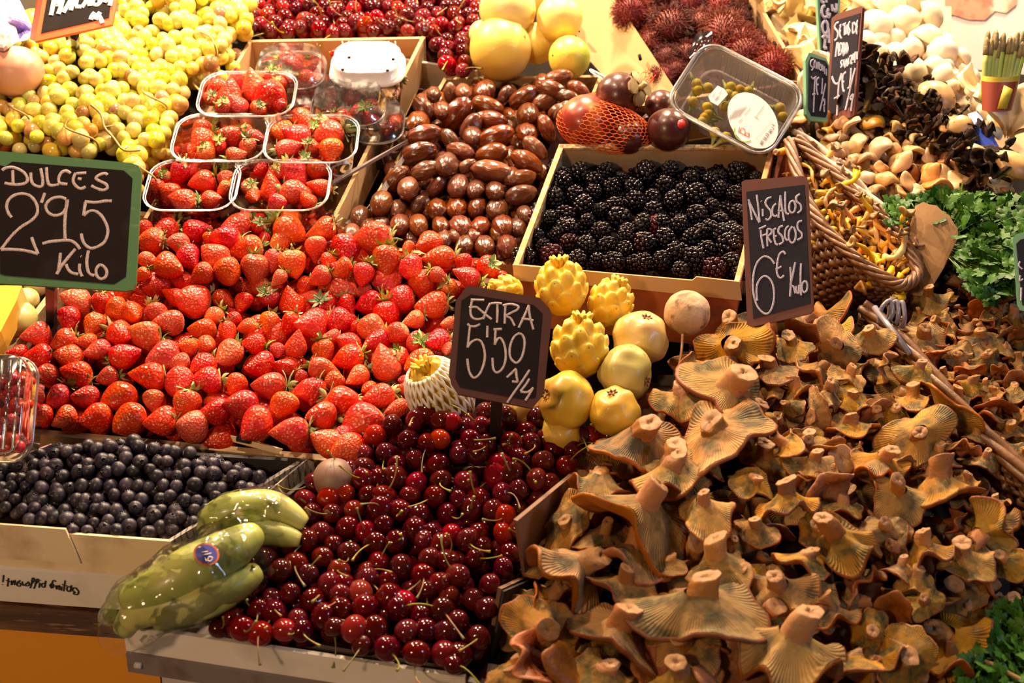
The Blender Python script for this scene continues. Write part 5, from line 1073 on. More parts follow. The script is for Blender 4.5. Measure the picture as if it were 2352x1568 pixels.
obj('foam_net', g.mesh('foam_net', M['foam']), label='white foam net sleeve around the pitahaya beside the strawberries', cat='net')
M['quince'] = mat('quince_skin', (.62, .38, .07), .42, L=[((.60, .26, .08), 'z', 0, .018, .034), ((.45, .38, .06), 'noise', 14, .55, .75)], rnd=(.01, .1, .1), coat=.1)
M['guava'] = mat('guava_skin', (.45, .36, .085), .45, L=[((.56, .44, .15), 'noise', 16, .45, .65), ((.20, .08, .03), 'noise', 60, .66, .7, .7)], coat=.1)
M['root'] = mat('brown_scabby_skin', (.48, .29, .15), .65, L=[((.18, .08, .03), 'noise', 45, .56, .64), ((.66, .46, .30), 'noise', 20, .5, .7)], B=[('noise', 90, .6, .003)])
for k, (X_, Y_, w_, n, m, a, lb) in enumerate(((1470, 778, 138, .055, 'quince', 75, 'orange-yellow quince between the pitahaya and the brown root'), (1437, 858, 136, .06, 'guava', -20, 'green-yellow guava with brown scabs'), (1412, 945, 124, .06, 'quince', 100, 'pale quince above the mushrooms'), (1300, 920, 140, .06, 'quince', 160, 'wide yellow quince right of the price sign'), (1290, 992, 100, .03, 'quince', 60, 'yellow quince half covered by the front cherries'), (1190, 945, 110, .025, 'quince', 60, 'yellow quince behind the stake of the price sign'), (1376, 1010, 60, .02, 'guava', 0, 'small piece of yellow fruit between cherries and mushrooms'))):
    p = at(X_, Y_, n); R = w_/2/ppm(p)*.97; vs, fs = blob(R, R*.97, R*.95, .14, 1.9, 4, k+3, lambda c: 1 - .12*math.exp(-((1-c.z)/.06)))
    o = obj('quince' if m == 'quince' else 'guava', mesh('quince', vs, fs, M[m]), trs(p, frame(idir(a, 30), 1)), None, lb, 'fruit', 'yellow fruit beside the mushrooms')
    g = G(); r_ = random.Random(k)
    for j in range(6): b_ = j*1.05; g.tube([(math.cos(b_)*.003, math.sin(b_)*.003, R*.86), (math.cos(b_)*.006, math.sin(b_)*.006, R*.92)], [.0018, .0006], 5)
    obj('blossom_end', g.mesh('blossom_end', M['pitatip']), None, o)
p = at(1578, 718, .06); R = 54/ppm(p); vs, fs = blob(R, R*.98, R*.95, .05, 2.2, 4, 9); o = obj('round_root', mesh('round_root', vs, fs, M['root']), trs(p, frame(idir(90, 30), 0)), None, 'pale brown scabby round root beside the blackberry box', 'vegetable')
g = G(); g.tube(cr([at(1568, 768, .06), at(1566, 800, .055), at(1560, 840, .05), at(1553, 880, .045)], 5), [.0022]*4*4 if False else .0016, 6); obj('twig', g.mesh('twig', M['pitatip']), label='thin brown twig standing between the fruit and the mushrooms', cat='twig')
# brown passion fruit by the blueberries
p = at(768, 1100, .02); R = 50/ppm(p); M['pfruit'] = mat('matt_brown_rind', (.19, .095, .07), .5, L=[((.26, .15, .11), 'noise', 12, .45, .7)]); vs, fs = blob(R, R, R*.96, .02, 1.5, 4, 5); obj('passion_fruit', mesh('passion_fruit', vs, fs, M['pfruit']), Matrix.Translation(p), None, 'smooth brown passion fruit between the blueberry box and the cherries', 'fruit')
# ================================================================ wrapped green bananas
M['banana'] = mat('green_banana_peel', (.36, .40, .08), .4, L=[((.60, .54, .16), 'noise', 14, .45, .65), ((.10, .07, .03), 'noise', 90, .70, .74, .6)], coat=.2)
def banana(pts, r, name='banana', par=None, lab=None):
    c = cr(pts, 8); n = len(c); rr = [max(.0018, r*(math.sin(pi*(.07 + .86*k/(n-1)))**.55)) for k in range(n)]; g = G(); g.tube(c, rr, 12); return obj(name, g.mesh(name, M['banana']), None, None, lab, 'banana', 'wrapped green bananas')
def px3(L): return [at(x, y, n) for x, y, n in L]
banana(px3([(590, 1222, .055), (530, 1262, .062), (440, 1310, .062), (370, 1350, .055), (285, 1378, .04)]), .0245, lab='uppermost wrapped green banana of the front pack, blue sticker on it')
banana(px3([(592, 1312, .035), (520, 1352, .042), (430, 1385, .042), (340, 1395, .035), (290, 1432, .02)]), .0215, lab='lower wrapped green banana of the front pack, beside the cherries')
banana(px3([(570, 1270, .02), (480, 1330, .022), (400, 1370, .022), (320, 1400, .015), (275, 1455, .0)]), .018, lab='short yellow-green banana at the bottom of the front pack')
banana(px3([(560, 1300, .012), (470, 1380, .012), (400, 1405, .015), (350, 1430, .01)]), .017, lab='yellowish banana tip between the pack and the white box')
banana(px3([(700, 1205, .03), (630, 1165, .045), (560, 1168, .045), (500, 1185, .04), (470, 1225, .02)]), .019, lab='green banana of the back pack, above the blueberries')
banana(px3([(690, 1240, .03), (620, 1225, .035), (560, 1235, .03), (500, 1260, .02)]), .015, lab='thin green banana between the two packs')
def sleeve(pts, r, lb, s):
    c = cr(pts, 7); n = len(c); g = G(); rr = [r*(.55 + .5*math.sin(pi*min(1, (k+1)/(n*.7))*.5)) for k in range(n)]; g.tube(c, rr, 26, cap=False)
    g.v = [v + (V((noise.noise(v*38), noise.noise(v*38 + V((9, 0, 0))), noise.noise(v*38 + V((0, 9, 0)))))*.009) for v in g.v]
    return obj('plastic_wrap', g.mesh('plastic_wrap', M['film']), label=lb, cat='wrap')
sleeve(px3([(272, 1470, .012), (300, 1420, .03), (370, 1372, .040), (450, 1330, .046), (530, 1285, .046), (580, 1260, .044)]), .040, 'crinkled clear wrap around the front pack of green bananas', 0)
sleeve(px3([(478, 1220, .030), (510, 1192, .038), (560, 1180, .042), (620, 1180, .042), (660, 1190, .04)]), .027, 'crinkled clear wrap around the back pack of green bananas', 1)
p = at(474, 1272, .088); g = G(); d = (N*.8 - FW*.5).normalized(); x = (RX*.8 - UP*.5); x = (x - d*x.dot(d)).normalized(); y = d.cross(x)
for r_, h_, mi in ((.0125, 0, 0), (.0105, .0006, 1)): g.slab([p + d*h_ + x*r_*math.cos(a)*1.05 + y*r_*.85*math.sin(a) for a in [2*pi*k/24 for k in range(24)]], -d*.0005, mi)
M['stblue'] = mat('blue_sticker', (.10, .10, .42), .35); M['storange'] = mat('orange_sticker_edge', (.75, .18, .06), .4)
stk = obj('sticker', g.mesh('sticker', [M['storange'], M['stblue']], False), label='blue oval fruit sticker with orange edge on the banana wrap', cat='sticker')
strokes('lettering', ["464 1268 478 1266", "466 1274 486 1270", "470 1280 474 1288", "480 1278 477 1286 484 1288 488 1280 480 1278"], (p + d*.0014, d), 1, 0, 0, .0012, 'label', stk, 3, .0003)
# ================================================================ left-edge clear pack of red berries
M['redcur'] = mat('red_currant_skin', (.55, .02, .012), .2, coat=.4, rnd=(.01, .1, .3))
pk = empty('punnet', trs(at(18, 940, .075), Matrix((RX, (UP*.95+FW*.25).normalized(), (-FW*.95+UP*.25).normalized())).transposed()), 'clear ribbed pack of red berries standing at the left edge', 'punnet')
g = G(); Wp, Hp = 60/ppm(at(18, 940, .075))*2, 238/ppm(at(18, 940, .075))
def r2(s, z, ex=0): return [V((x, y, z)) for x, y in rrect(Wp*s, Hp*(s*.5+.5), .022*s, 6)]
loft(g, [r2(.88, .030), r2(.95, .026), r2(.97, .004), r2(1.04, .003), r2(1.04, -.003), r2(.97, -.004), r2(.92, -.034), r2(.85, -.038)], 0, True, True)
for k in range(5): g.tube([(-Wp*.36 + k*Wp*.18, -Hp*.44, .0315), (-Wp*.36 + k*Wp*.18, Hp*.42, .0315)], .002, 5)
obj('shell', g.mesh('shell', M['clear']), None, pk)
g = G(); q = r2(1.04, 0); g.tube(q + [q[0], q[1]], .002, 6, cap=False); obj('rim', g.mesh('rim', M['rim']), None, pk)
vs, fs = blob(.0062, .0062, .0062, sub=2); rc = mesh('red_berry', vs, fs, M['redcur']); r_ = random.Random(4); LB = []
for k in range(120):
    q = pk.matrix_basis @ V((r_.uniform(-.42, .42)*Wp, r_.uniform(-.45, .33)*Hp, r_.uniform(-.020, .020)))
    if pix(q)[0] > -10: LB.append((obj('red_berry', rc, trs(q, frame(N), r_.uniform(.85, 1.2)), None, 'x', 'berry', 'red berries in the clear pack'), 'red berry'))
rows(LB, '{a} in the clear pack at the left edge, {r} row up, {c} from left', 16)
# ================================================================ fruit behind the sign at the left
M['yslab'] = mat('yellow_wrapped_slab', (.80, .46, .06), .2, coat=.5)
g = G(); g.slab([at(-60, 655, .03), at(50, 655, .03), at(38, 690, .03), at(2, 760, .03), at(-60, 830, .03)], -N*.03); obj('cheese_wedge', g.mesh('cheese_wedge', M['yslab'], False), label='yellow plastic-wrapped wedge at the left edge under the green-framed sign', cat='food')
M['kiwi'] = mat('pale_green_melon', (.50, .42, .14), .4, L=[((.62, .56, .30), 'noise', 40, .5, .6)])
for k, (X_, Y_, w_, lb) in enumerate(((40, 735, 90, 'pale green melon behind the left wall of the wooden crate'), (62, 688, 56, 'small netted melon beside the yellow wedge'), (85, 650, 60, 'melon hidden behind the green-framed sign'))):
    p = at(X_, Y_, -.01); R = w_/2/ppm(p); vs, fs = blob(R, R*1.2, R, .04, 2, 3, k); obj('melon', mesh('melon', vs, fs, M['kiwi']), Matrix.Translation(p), None, lb, 'fruit')
# top-left corner: paper wrap, pink fruit, oranges
M['peach'] = mat('pink_mango_skin', (.62, .16, .10), .4, L=[((.66, .34, .22), 'noise', 10, .45, .65)]); M['orangep'] = mat('orange_peel', (.80, .28, .03), .4, B=[('noise', 240, .3, .001)])
p = at(38, 165, .085); R = 62/ppm(p); vs, fs = blob(R*1.05, R, R*.95, .03, 1.3, 4, 2); o = obj('mango', mesh('mango', vs, fs, M['peach']), Matrix.Translation(p), None, 'pink mango with a blue and white sticker at the left edge', 'fruit')
M['stblue2'] = mat('bright_blue_sticker', (.03, .22, .75), .4); sticker(o, R*1.02, idir(165, 42), R*.42, 'stblue2', 'label')
for k, (X_, Y_, w_) in enumerate(((55, 108, 60), (95, 112, 60), (78, 60, 80), (120, 105, 50))):
    p = at(X_, Y_, .055); R = w_/2/ppm(p); vs, fs = blob(R, R, R, .02, 2, 3, k); obj('orange', mesh('orange', vs, fs, M['orangep']), Matrix.Translation(p), None, ('orange between the paper wrap and the mango', 'orange under the corner of the orange-framed sign', 'orange behind the left side of the orange-framed sign', 'orange peeping out under the orange-framed sign, beside the grapes')[k], 'fruit')
M['purple'] = mat('violet_paper', (.26, .22, .62), .5); M['pinkp'] = mat('pale_pink_paper', (.78, .62, .62), .55)
def crumple(poly, n, m, name, amp, seed, cell=10):
    xs = [q[0] for q in poly]; ys = [q[1] for q in poly]; b = []
    vs = []; fs = []; cen = (sum(xs)/len(xs), sum(ys)/len(ys)); K_ = len(poly); Rn_ = 6
    vs.append(at(*cen, n + amp*1.5))
    for r in range(1, Rn_+1):
        t = r/Rn_
        for i in range(K_): x = cen[0] + (xs[i]-cen[0])*t; y = cen[1] + (ys[i]-cen[1])*t; vs.append(at(x, y, n + amp*(1.5*(1-t*t) + 1.3*noise.noise(V((x*.035, y*.035, seed))))))
    for i in range(K_): fs.append((0, 1+i, 1+(i+1) % K_))
    for r in range(1, Rn_):
        for i in range(K_): a = 1+(r-1)*K_; c = 1+r*K_; fs.append((a+i, c+i, c+(i+1) % K_, a+(i+1) % K_))
    return vs, fs
def dens(P, k=4): 
    out = []
    for i in range(len(P)):
        a, b_ = P[i], P[(i+1) % len(P)]; out += [(a[0] + (b_[0]-a[0])*t/k, a[1] + (b_[1]-a[1])*t/k) for t in range(k)]
    return out
wrp = empty('paper_wrap', Matrix.Identity(4), 'crumpled violet and pink paper wrap in the upper left corner', 'paper')
vs, fs = crumple(dens([(-60, -40), (25, -40), (60, 30), (80, 72), (62, 92), (20, 100), (-60, 60)]), .105, 0, '', .012, 1); obj('sheet', mesh('sheet', vs, fs, M['purple'], smooth=False), None, wrp)
vs, fs = crumple(dens([(-60, 20), (5, 12), (36, 60), (44, 92), (10, 118), (-60, 110)]), .118, 0, '', .008, 5); obj('sheet', mesh('sheet', vs, fs, M['pinkp'], smooth=False), None, wrp)
# ================================================================ greens
M['parsley'] = mat('parsley_leaf', (.018, .075, .004), .5, L=[((.055, .150, .008), 'noise', 20, .45, .65)], spec=.25); M['parsst'] = mat('parsley_stem', (.10, .19, .03), .5)
def leaf(g, p, d, up, s, rnd):
    d = d.normalized(); x = d.cross(up).normalized(); u = x.cross(d)
    for k, (a, L) in enumerate(((0, 1), (.85, .75), (-.85, .75))):
        dd = d*math.cos(a) + x*math.sin(a); xx_ = dd.cross(u); vs = [p]; n = 5
        prof = [(.18, .12), (.38, .36), (.52, .24), (.68, .38), (.82, .16), (1.0, .0)]
        mid = [p + dd*s*L*t + u*s*.12*math.sin(t*3) for t, _ in prof]
        lft = [p + dd*s*L*(t+.05) + xx_*s*L*w_ + u*s*(.05 + rnd.uniform(-.05, .05)) for t, w_ in prof]; rgt = [p + dd*s*L*(t+.05) - xx_*s*L*w_ + u*s*(.05 + rnd.uniform(-.05, .05)) for t, w_ in prof]
        vs += mid + lft + rgt; m_ = len(prof); fs = [(0, 1, 1+m_), (0, 1+2*m_, 1)]
        for i in range(m_-1): fs += [(1+i, 2+i, 2+m_+i, 1+m_+i), (1+i, 1+2*m_+i, 2+2*m_+i, 2+i)]
        g.add(vs, fs)
def greens(name, poly, n, cnt, size, root, label, seed, drop=0):
    r_ = random.Random(seed); o = empty(name, Matrix.Identity(4), label, 'herbs'); g = G(); gs = G(); xs = [q[0] for q in poly]; ys = [q[1] for q in poly]; k = 0; rt = at(*root)
    while k < cnt:
        x, y = r_.uniform(min(xs), max(xs)), r_.uniform(min(ys), max(ys))
        if not inpoly(x, y, poly): continue
        k += 1; h_ = n(x, y) if callable(n) else n; p = at(x, y, h_ + r_.uniform(-.02, .012)); d = (p - rt).normalized()*.6 + V((r_.uniform(-1, 1), r_.uniform(-1, 1), r_.uniform(-.5, .6)))
        leaf(g, p, d, V((r_.uniform(-.5, .5), -.6, 1)).normalized(), size*r_.uniform(.7, 1.25), r_)
        if k % 4 == 0: gs.tube(cr([rt, rt.lerp(p, .5) + N*.01 - V((0, 0, .01)), p], 4), .0009, 5)
    obj('leaves', g.mesh('leaves', M['parsley']), None, o); obj('stems', gs.mesh('stems', M['parsst']), None, o); return o
greens('parsley_bunch', [(2040, 465), (2110, 458), (2200, 445), (2290, 455), (2360, 470), (2360, 640), (2330, 660), (2270, 690), (2220, 640), (2200, 530), (2100, 490), (2050, 520)], .075, 520, .0165, (2150, 560, .05), 'bunch of fresh green parsley in the brown paper bag', 1)
greens('parsley_bunch', [(2270, 1420), (2380, 1380), (2380, 1600), (2180, 1600), (2230, 1520)], .01, 260, .016, (2400, 1560, -.03), 'green herbs in the lower right corner below the mushrooms', 2)
p0 = at(2350, 1560, .0)
g = G(); g.tube(cr([at(2220, 1500, .02), at(2280, 1525, .02), at(2370, 1575, .02)], 4), .0022, 6); obj('white_stalk', g.mesh('white_stalk', M['grapestem']), label='pale herb stalk in the lower right corner', cat='stalk')
# the brown paper bag
M['kraft'] = mat('brown_paper', (.42, .23, .10), .75, L=[((.34, .18, .075), 'noise', 20, .4, .6)], B=[('noise', 60, .2, .003)])
ax = [at(2150, 512, .085), at(2125, 580, .06), at(2090, 650, .03), at(2060, 705, .0)]; bx_ = (at(2198, 540, .085) - at(2096, 486, .085)); 
g = G(); rings = []
for k, c in enumerate(ax):
    hw = bx_*.5*(1 - .10*k); dp = (N*.5 + T*.5).normalized()*(.020 - .003*k); rings.append([c + hw*math.cos(a)*(1) + dp*math.sin(a) for a in [2*pi*j/20 for j in range(20)]])
rings[0] = [v + (-(ax[1]-ax[0]).normalized())*.001*((i % 2)*2-1) for i, v in enumerate(rings[0])]
loft(g, rings); loft(g, [[v.lerp(sum(r, V())/len(r), .05) for v in r] for r in rings[::-1]]); obj('paper_bag', g.mesh('paper_bag', M['kraft'], False), label='brown kraft paper bag holding the parsley beside the wicker basket', cat='bag')
# coils of grey wire by the basket foot
M['wire'] = mat('blue_grey_wire', (.22, .20, .24), .3, coat=.3)
wr = empty('wire_handle', Matrix.Identity(4), 'grey wire handle loops below the front wicker basket', 'handle')
for k in range(3):
    g = G(); g.tube(cr([at(2018 + 22*k, 742 - 3*k, .035), at(2026 + 20*k, 706 - 3*k, .055), at(2046 + 14*k, 690 + 3*k, .06), at(2050 + 14*k, 722 + 4*k, .05), at(2036 + 18*k, 746 + 3*k, .035)], 6), .0027, 7); obj('wire_loop', g.mesh('wire_loop', M['wire']), None, wr)
# thin metal edge by the basket rim
g = G(); g.tube([at(2008, 705, .05), at(2090, 812, .048)], .0035, 6); obj('metal_rod', g.mesh('metal_rod', M['wire']), label='thin blue-grey rod along the rim of the mushroom basket', cat='rod')
# ================================================================ back right: panel, asparagus, blue box, white tray
M['panelw'] = mat('white_tile_panel', (.60, .52, .50), .35, L=[((.66, .55, .50), 'noise', 3, .4, .7)])
bp = at(2200, 40, -.02) + FW*.10; bn = (-FW*.95 + UP*.0 - RX*.12).normalized()
g = G(); g.slab([hit(2085, -260, bp, bn), hit(2800, -260, bp, bn), hit(2800, 520, bp, bn), hit(2085, 520, bp, bn)], -bn*.02); bpo = obj('sign_panel', g.mesh('sign_panel', M['panelw'], False), label='white panel with a printed mushroom picture behind the asparagus', cat='panel')
M['print'] = mat('red_brown_print', (.55, .22, .14), .5, L=[((.72, .52, .42), 'noise', 22, .45, .6), ((.40, .14, .09), 'noise', 40, .55, .65)])
bq = bp + bn*.0015
g = G(); g.slab([hit(x, y, bq, bn) for x, y in ((2150, 0), (2150, -40), (2340, -40), (2335, 10), (2310, 30), (2285, 25), (2262, 46), (2225, 45), (2190, 34), (2165, 35))], -bn*.001); obj('printed_picture', g.mesh('printed_picture', M['print'], False), None, bpo)
M['greyink'] = mat('grey_lettering', (.36, .31, .30), .6)
S_ = strokes('lettering', ["2356 210 2343 205 2335 212 2340 219 2352 222 2356 228 2348 234 2336 230"], (bq, bn), 1, 0, 0, .0028, 'greyink', bpo, 5, .0004)
asp = empty('asparagus_bundle', Matrix.Identity(4), 'bundle of green asparagus in a red and yellow wrapper against the white panel', 'vegetable')
M['aspg'] = mat('asparagus_green', (.32, .38, .07), .5, rnd=(.02, .1, .2)); M['aspt'] = mat('asparagus_tip', (.24, .17, .06), .6, B=[('noise', 160, .6, .003)])
r_ = random.Random(3)
for k in range(20):
    x = -38 + 76*((k % 10)/9) + r_.uniform(-3, 3); z = .006*(k//10); a = at(2290 + x*.8, 232, .10) + FW*z; b_ = atd(2312 + x*1.15, 92 + r_.uniform(-16, 16), dep(a)+z); g = G(); n = 9
    P = [a.lerp(b_, t/8) for t in range(9)]; g.tube(P[:7], .0041, 8, 0); g.tube(P[6:] + [P[8] + (P[8]-P[7])*.5], [.0041, .0045, .0033, .001], 8, 1); obj('spear', g.mesh('spear', [M['aspg'], M['aspt']]), None, asp)
M['wred'] = mat('red_wrapper', (.30, .045, .02), .5); M['wyel'] = mat('yellow_wrapper_print', (.55, .42, .03), .5)
A = at(2290, 232, .10); g = G()
def wr_(y, s): return [atd(2292 + 44*s*math.cos(a) + (y-232)*-.12, y + 5*math.sin(a), dep(A) - .004 + .016*math.sin(a)*-1) for a in [2*pi*j/20 for j in range(20)]]
loft(g, [wr_(172, .98), wr_(184, 1.0)], 1); loft(g, [wr_(184, 1.0), wr_(252, .78)], 0); g.slab([atd(2290, 250, dep(A)-.022), atd(2312, 250, dep(A)-.022), atd(2326, 205, dep(A)-.022), atd(2306, 196, dep(A)-.022)], -FW*.0008, 1); obj('wrapper', g.mesh('wrapper', [M['wred'], M['wyel']]), None, asp)
M['blue'] = mat('blue_plastic', (.03, .06, .34), .35)
g = G(); g.slab([at(2222, 262, .08), at(2246, 254, .08), at(2300, 345, .08), at(2276, 358, .08)], -N*.03); obj('blue_tray', g.mesh('blue_tray', M['blue'], False), label='blue plastic tray edge behind the brown mushrooms', cat='tray')
g = G(); g.slab([at(2272, 412, .075), at(2336, 392, .08), at(2322, 436, .05), at(2290, 440, .045)], T*.004); obj('foam_tray', g.mesh('foam_tray', M['foam'], False), label='white foam tray corner beside the beige mushrooms', cat='tray')
# back wall, ledge
M['backw'] = mat('beige_back_wall', (.42, .34, .26), .7); M['ledge'] = mat('dark_ledge', (.03, .025, .02), .6)
g = G(); q = at(1176, -10, 0) + FW*.55; 
g.slab([q + RX*-2.2 - V((0, 0, .6)), q + RX*2.6 - V((0, 0, .6)), q + RX*2.6 + V((0, 0, 1.2)), q + RX*-2.2 + V((0, 0, 1.2))], V((0, .03, 0))); obj('wall_back', g.mesh('wall_back', M['backw'], False), kind='structure')
g = G(); g.hexa([at(240, 60, .0), at(548, 60, .0), at(548, 60, .0) + T*.09, at(240, 60, .0) + T*.09, at(240, 36, .03), at(548, 36, .03), at(548, 36, .03) + T*.09, at(240, 36, .03) + T*.09]); obj('ledge', g.mesh('ledge', M['ledge'], False), label='dark ledge behind the grapes and the back cherries', cat='ledge')
vs, fs = crumple(dens([(505, 60), (545, 40), (600, 44), (600, 84), (560, 82)]), .0, 0, '', .004, 3); obj('paper_sheet', mesh('paper_sheet', vs, fs, M['chalkwhite']), label='white paper edge between the grapes and the back cherries', cat='paper')
g = G(); g.hexa([V((x, y, 0)) for x, y in ((-3, -1), (4, -1), (4, 4), (-3, 4))] + [V((x, y, .02)) for x, y in ((-3, -1), (4, -1), (4, 4), (-3, 4))]); obj('floor', g.mesh('floor', mat('grey_floor', (.18, .16, .14), .6), False), kind='structure')
# ================================================================ price boards
def board(label, outer, inner, d, n, fm, bm, S, w_, cm, sc_, ox, oy, stake=None, th=.005, side=None):
    """outer/inner: outlines in the photograph's coordinates, laid on the board's own plane"""
    n = n.normalized(); cx = sum(p[0] for p in outer)/len(outer); cy = sum(p[1] for p in outer)/len(outer); p0 = atd(cx, cy, d)
    o = empty('price_sign', Matrix.Identity(4), label, 'sign')
    g = G(); g.slab([hit(x, y, p0, n) for x, y in outer], -n*th); obj('frame', g.mesh('frame', M[fm], False), None, o)
    g = G(); g.slab([hit(x, y, p0 + n*.0008, n) for x, y in inner], -n*.0012); obj('board', g.mesh('board', M[bm], False), None, o)
    if S: strokes('chalk_lettering', S, (p0 + n*.0010, n), sc_, ox, oy, w_, cm, o)
    if stake:
        a, b = hit(*stake[0], p0 - n*(th+.002), n), None; dwn = at(*stake[1]); g = G(); g.tube([a, a - n*.004 - UP*.006, dwn], stake[2], 4); obj('stake', g.mesh('stake', M['black'], False), None, o)
    return o
fc = -FW
D1s = ["22 235 60 210 130 202 200 225 260 265 290 320 280 360 230 382 140 385 50 370", "135 235 138 380", "325 260 330 330 350 380 400 405 445 400 452 330 430 215", "492 205 498 300 515 380 560 395 625 382",
 "750 268 700 240 650 260 622 320 635 370 715 382", "810 268 915 262", "800 262 775 330 790 385 850 430 908 408", "825 322 865 328", "1140 285 1110 268 1050 285 1015 320 1060 350 1120 380 1138 420 1090 445 1020 425 968 398",
 "125 735 90 690 70 620 90 550 150 500 230 482 310 500 370 560 398 640 385 710 320 775 230 830 150 900 80 980 10 1075", "10 1075 100 1072 230 1080 330 1100 405 1122", "335 945 365 1030 405 1120",
 "475 475 455 530 438 580", "700 540 640 518 560 530 505 570 485 620 505 675 560 710 620 708 670 680 705 620 715 545", "712 545 695 680 685 820 690 960", "450 1012 530 990 620 982 690 975 760 985 810 1020 848 1070",
 "900 565 1010 575 1110 560 1185 560", "905 570 895 640 885 715", "885 715 940 670 1000 665 1060 700 1110 770 1140 850 1135 930 1100 1000 1030 1045 960 1060 900 1020 870 960 862 905",
 "640 1110 632 1200 620 1290", "798 1068 720 1160 650 1250 600 1335", "700 1230 720 1280 760 1320 830 1335", "845 1225 842 1290 870 1360", "855 1146 862 1150", "938 1085 920 1180 925 1270 950 1330 1000 1350", "1060 1230 1020 1280 1025 1350 1070 1385 1120 1360 1130 1300 1095 1250 1055 1235"]
board('green-framed blackboard reading DULCES above the strawberry crate', [(-8, 346), (300, 374), (318, 380), (325, 396), (312, 652), (306, 665), (290, 668), (-10, 650)],
 [(-4, 378), (12, 382), (28, 371), (284, 391), (304, 409), (289, 635), (262, 652), (12, 632), (0, 628)], 1.50, -FW*.97 + UP*.22 + RX*.06, 'green', 'board', D1s, .0031, 'chalk', 4.612, 0, 340, ((116, 640), (118, 740, -.05), .007))
E = ["300 235 450 240", "318 240 300 320 300 400 330 445 385 455 440 440", "280 322 360 318 400 345 470 405 535 455", "520 275 480 350 440 455", "525 280 590 272 650 280", "600 285 600 390 595 495", "690 300 685 400 682 505", "660 300 750 285 835 310 820 350 760 380 675 425", "700 425 750 445 795 530", "955 295 910 400 840 550", "955 300 965 420 1005 570", "870 450 940 455 1005 470",
 "265 505 290 530 350 535 405 510", "290 540 278 650 265 775", "265 770 310 710 370 685 420 710 450 790 460 880 440 980 400 1070 340 1115 300 1080 275 1010 262 900", "488 530 485 660", "555 570 650 565", "580 575 575 650 570 745", "570 740 600 680 640 670 680 750 695 860 680 960 640 1030 585 1055 552 1000 545 890", "850 610 790 650 745 750 740 860 770 920 820 945 870 890 900 790 905 690 880 630 850 615",
 "705 1110 750 1070 810 1010", "810 1015 815 1090 830 1160", "765 1155 830 1162", "962 1025 880 1150 780 1290 710 1395", "960 1125 920 1190 860 1265", "860 1270 940 1275 1005 1225", "1000 1230 960 1300 915 1370"]
board('octagonal dark red framed blackboard reading EXTRA, staked in the cherries', [(1072, 657), (1082, 656), (1240, 684), (1262, 708), (1268, 722), (1250, 896), (1246, 908), (1222, 937), (1052, 905), (1036, 880), (1031, 858), (1047, 690)],
 [(1060, 690), (1082, 676), (1226, 700), (1246, 720), (1230, 912), (1200, 916), (1056, 888), (1046, 868)], 1.475, -FW*.97 + UP*.25 + RX*.02, 'maroon', 'board', E, .0023, 'chalk', 4.9, 1020, 640, ((1142, 900), (1136, 1010, .03), .0085))
Nn = ["165 290 180 370 195 475", "160 280 200 370 265 500", "240 235 255 360 268 495", "282 295 286 300", "296 370 298 440", "380 260 345 270 322 310 340 350 372 390 375 440 345 475 322 460", "425 320 395 350 388 410 410 440 435 430", "465 240 455 350 445 455", "465 250 480 360 500 485", "440 390 495 385", "512 205 510 300 515 400 545 420", "590 290 555 310 548 370 565 405 595 395 608 340 590 290", "650 230 615 255 620 300 655 330 660 380 625 410",
 "262 560 330 528", "278 570 285 650 305 745", "285 625 345 605", "340 560 338 640 342 725", "340 560 375 565 378 600 345 635 380 690", "400 560 405 640 420 700 440 708", "400 565 425 555", "405 635 430 625", "490 530 455 545 445 590 480 630 490 680 450 708", "545 530 515 560 508 630 525 665 550 655", "580 535 548 580 545 650 570 692 600 670 610 600 590 540", "670 482 630 500 630 560 665 600 665 640 625 665",
 "408 890 370 840 310 820 250 870 215 960 203 1080 215 1200 250 1300 310 1360 360 1350 395 1270 405 1170 390 1080 350 1020 300 1010 250 1070 238 1150 245 1240", "512 800 490 775 455 800 435 880 430 970 460 1025 500 1000", "420 945 475 915", "558 920 565 1050 555 1200", "605 875 580 1000 560 1090", "562 1095 590 1110 605 1170", "615 1100 620 1160 640 1165 640 1090", "660 885 655 1020 660 1190", "700 1050 672 1080 670 1140 695 1160 718 1130 718 1080 700 1050"]
board('red-brown framed blackboard reading NiSCALOS FRESCOS beside the wicker basket', [(1703, 418), (1712, 413), (1842, 404), (1852, 406), (1855, 418), (1868, 712), (1860, 720), (1722, 752), (1716, 745)],
 [(1714, 440), (1848, 424), (1862, 696), (1730, 732)], 1.60, -FW*.93 + UP*.10 - RX*.40, 'brownframe', 'boardb', Nn, .0023, 'chalkblue', 4.127, 1680, 390, ((1790, 720), (1800, 800, -.02), .006))
Sm = ["490 260 460 270 440 320 475 370 470 440 440 470", "515 300 500 340 500 400 515 440 525 430", "500 300 520 290", "500 365 518 360", "535 290 575 270", "555 290 555 410", "580 290 570 400", "580 290 595 395", "572 350 590 345", "625 250 605 270 600 320 618 360 600 410", "650 260 650 380 680 360 690 300 660 260", "715 240 700 260 695 380 705 385", "698 320 712 315",
 "470 490 450 660", "480 490 485 580 490 650", "500 500 500 600", "505 500 530 520 525 590 505 640", "545 490 540 640 560 600 555 500", "580 490 575 620 595 570 580 500", "535 700 512 720 525 760 510 785", "548 690 550 750 565 780 575 690 590 770", "600 670 602 750", "612 660 640 650 630 730 650 735", "660 620 655 700", "680 600 672 730", "700 600 700 690",
 "410 885 430 950 465 975 505 930 525 850", "520 850 490 960 480 1100 465 1340", "435 1145 500 1110", "575 835 540 870 530 950 540 1050 560 1055", "525 960 555 945", "630 790 625 900 610 1020", "590 1025 625 1020", "680 790 650 900 610 1080 565 1275", "655 1090 620 1140 650 1165", "660 1090 640 1200 630 1290"]
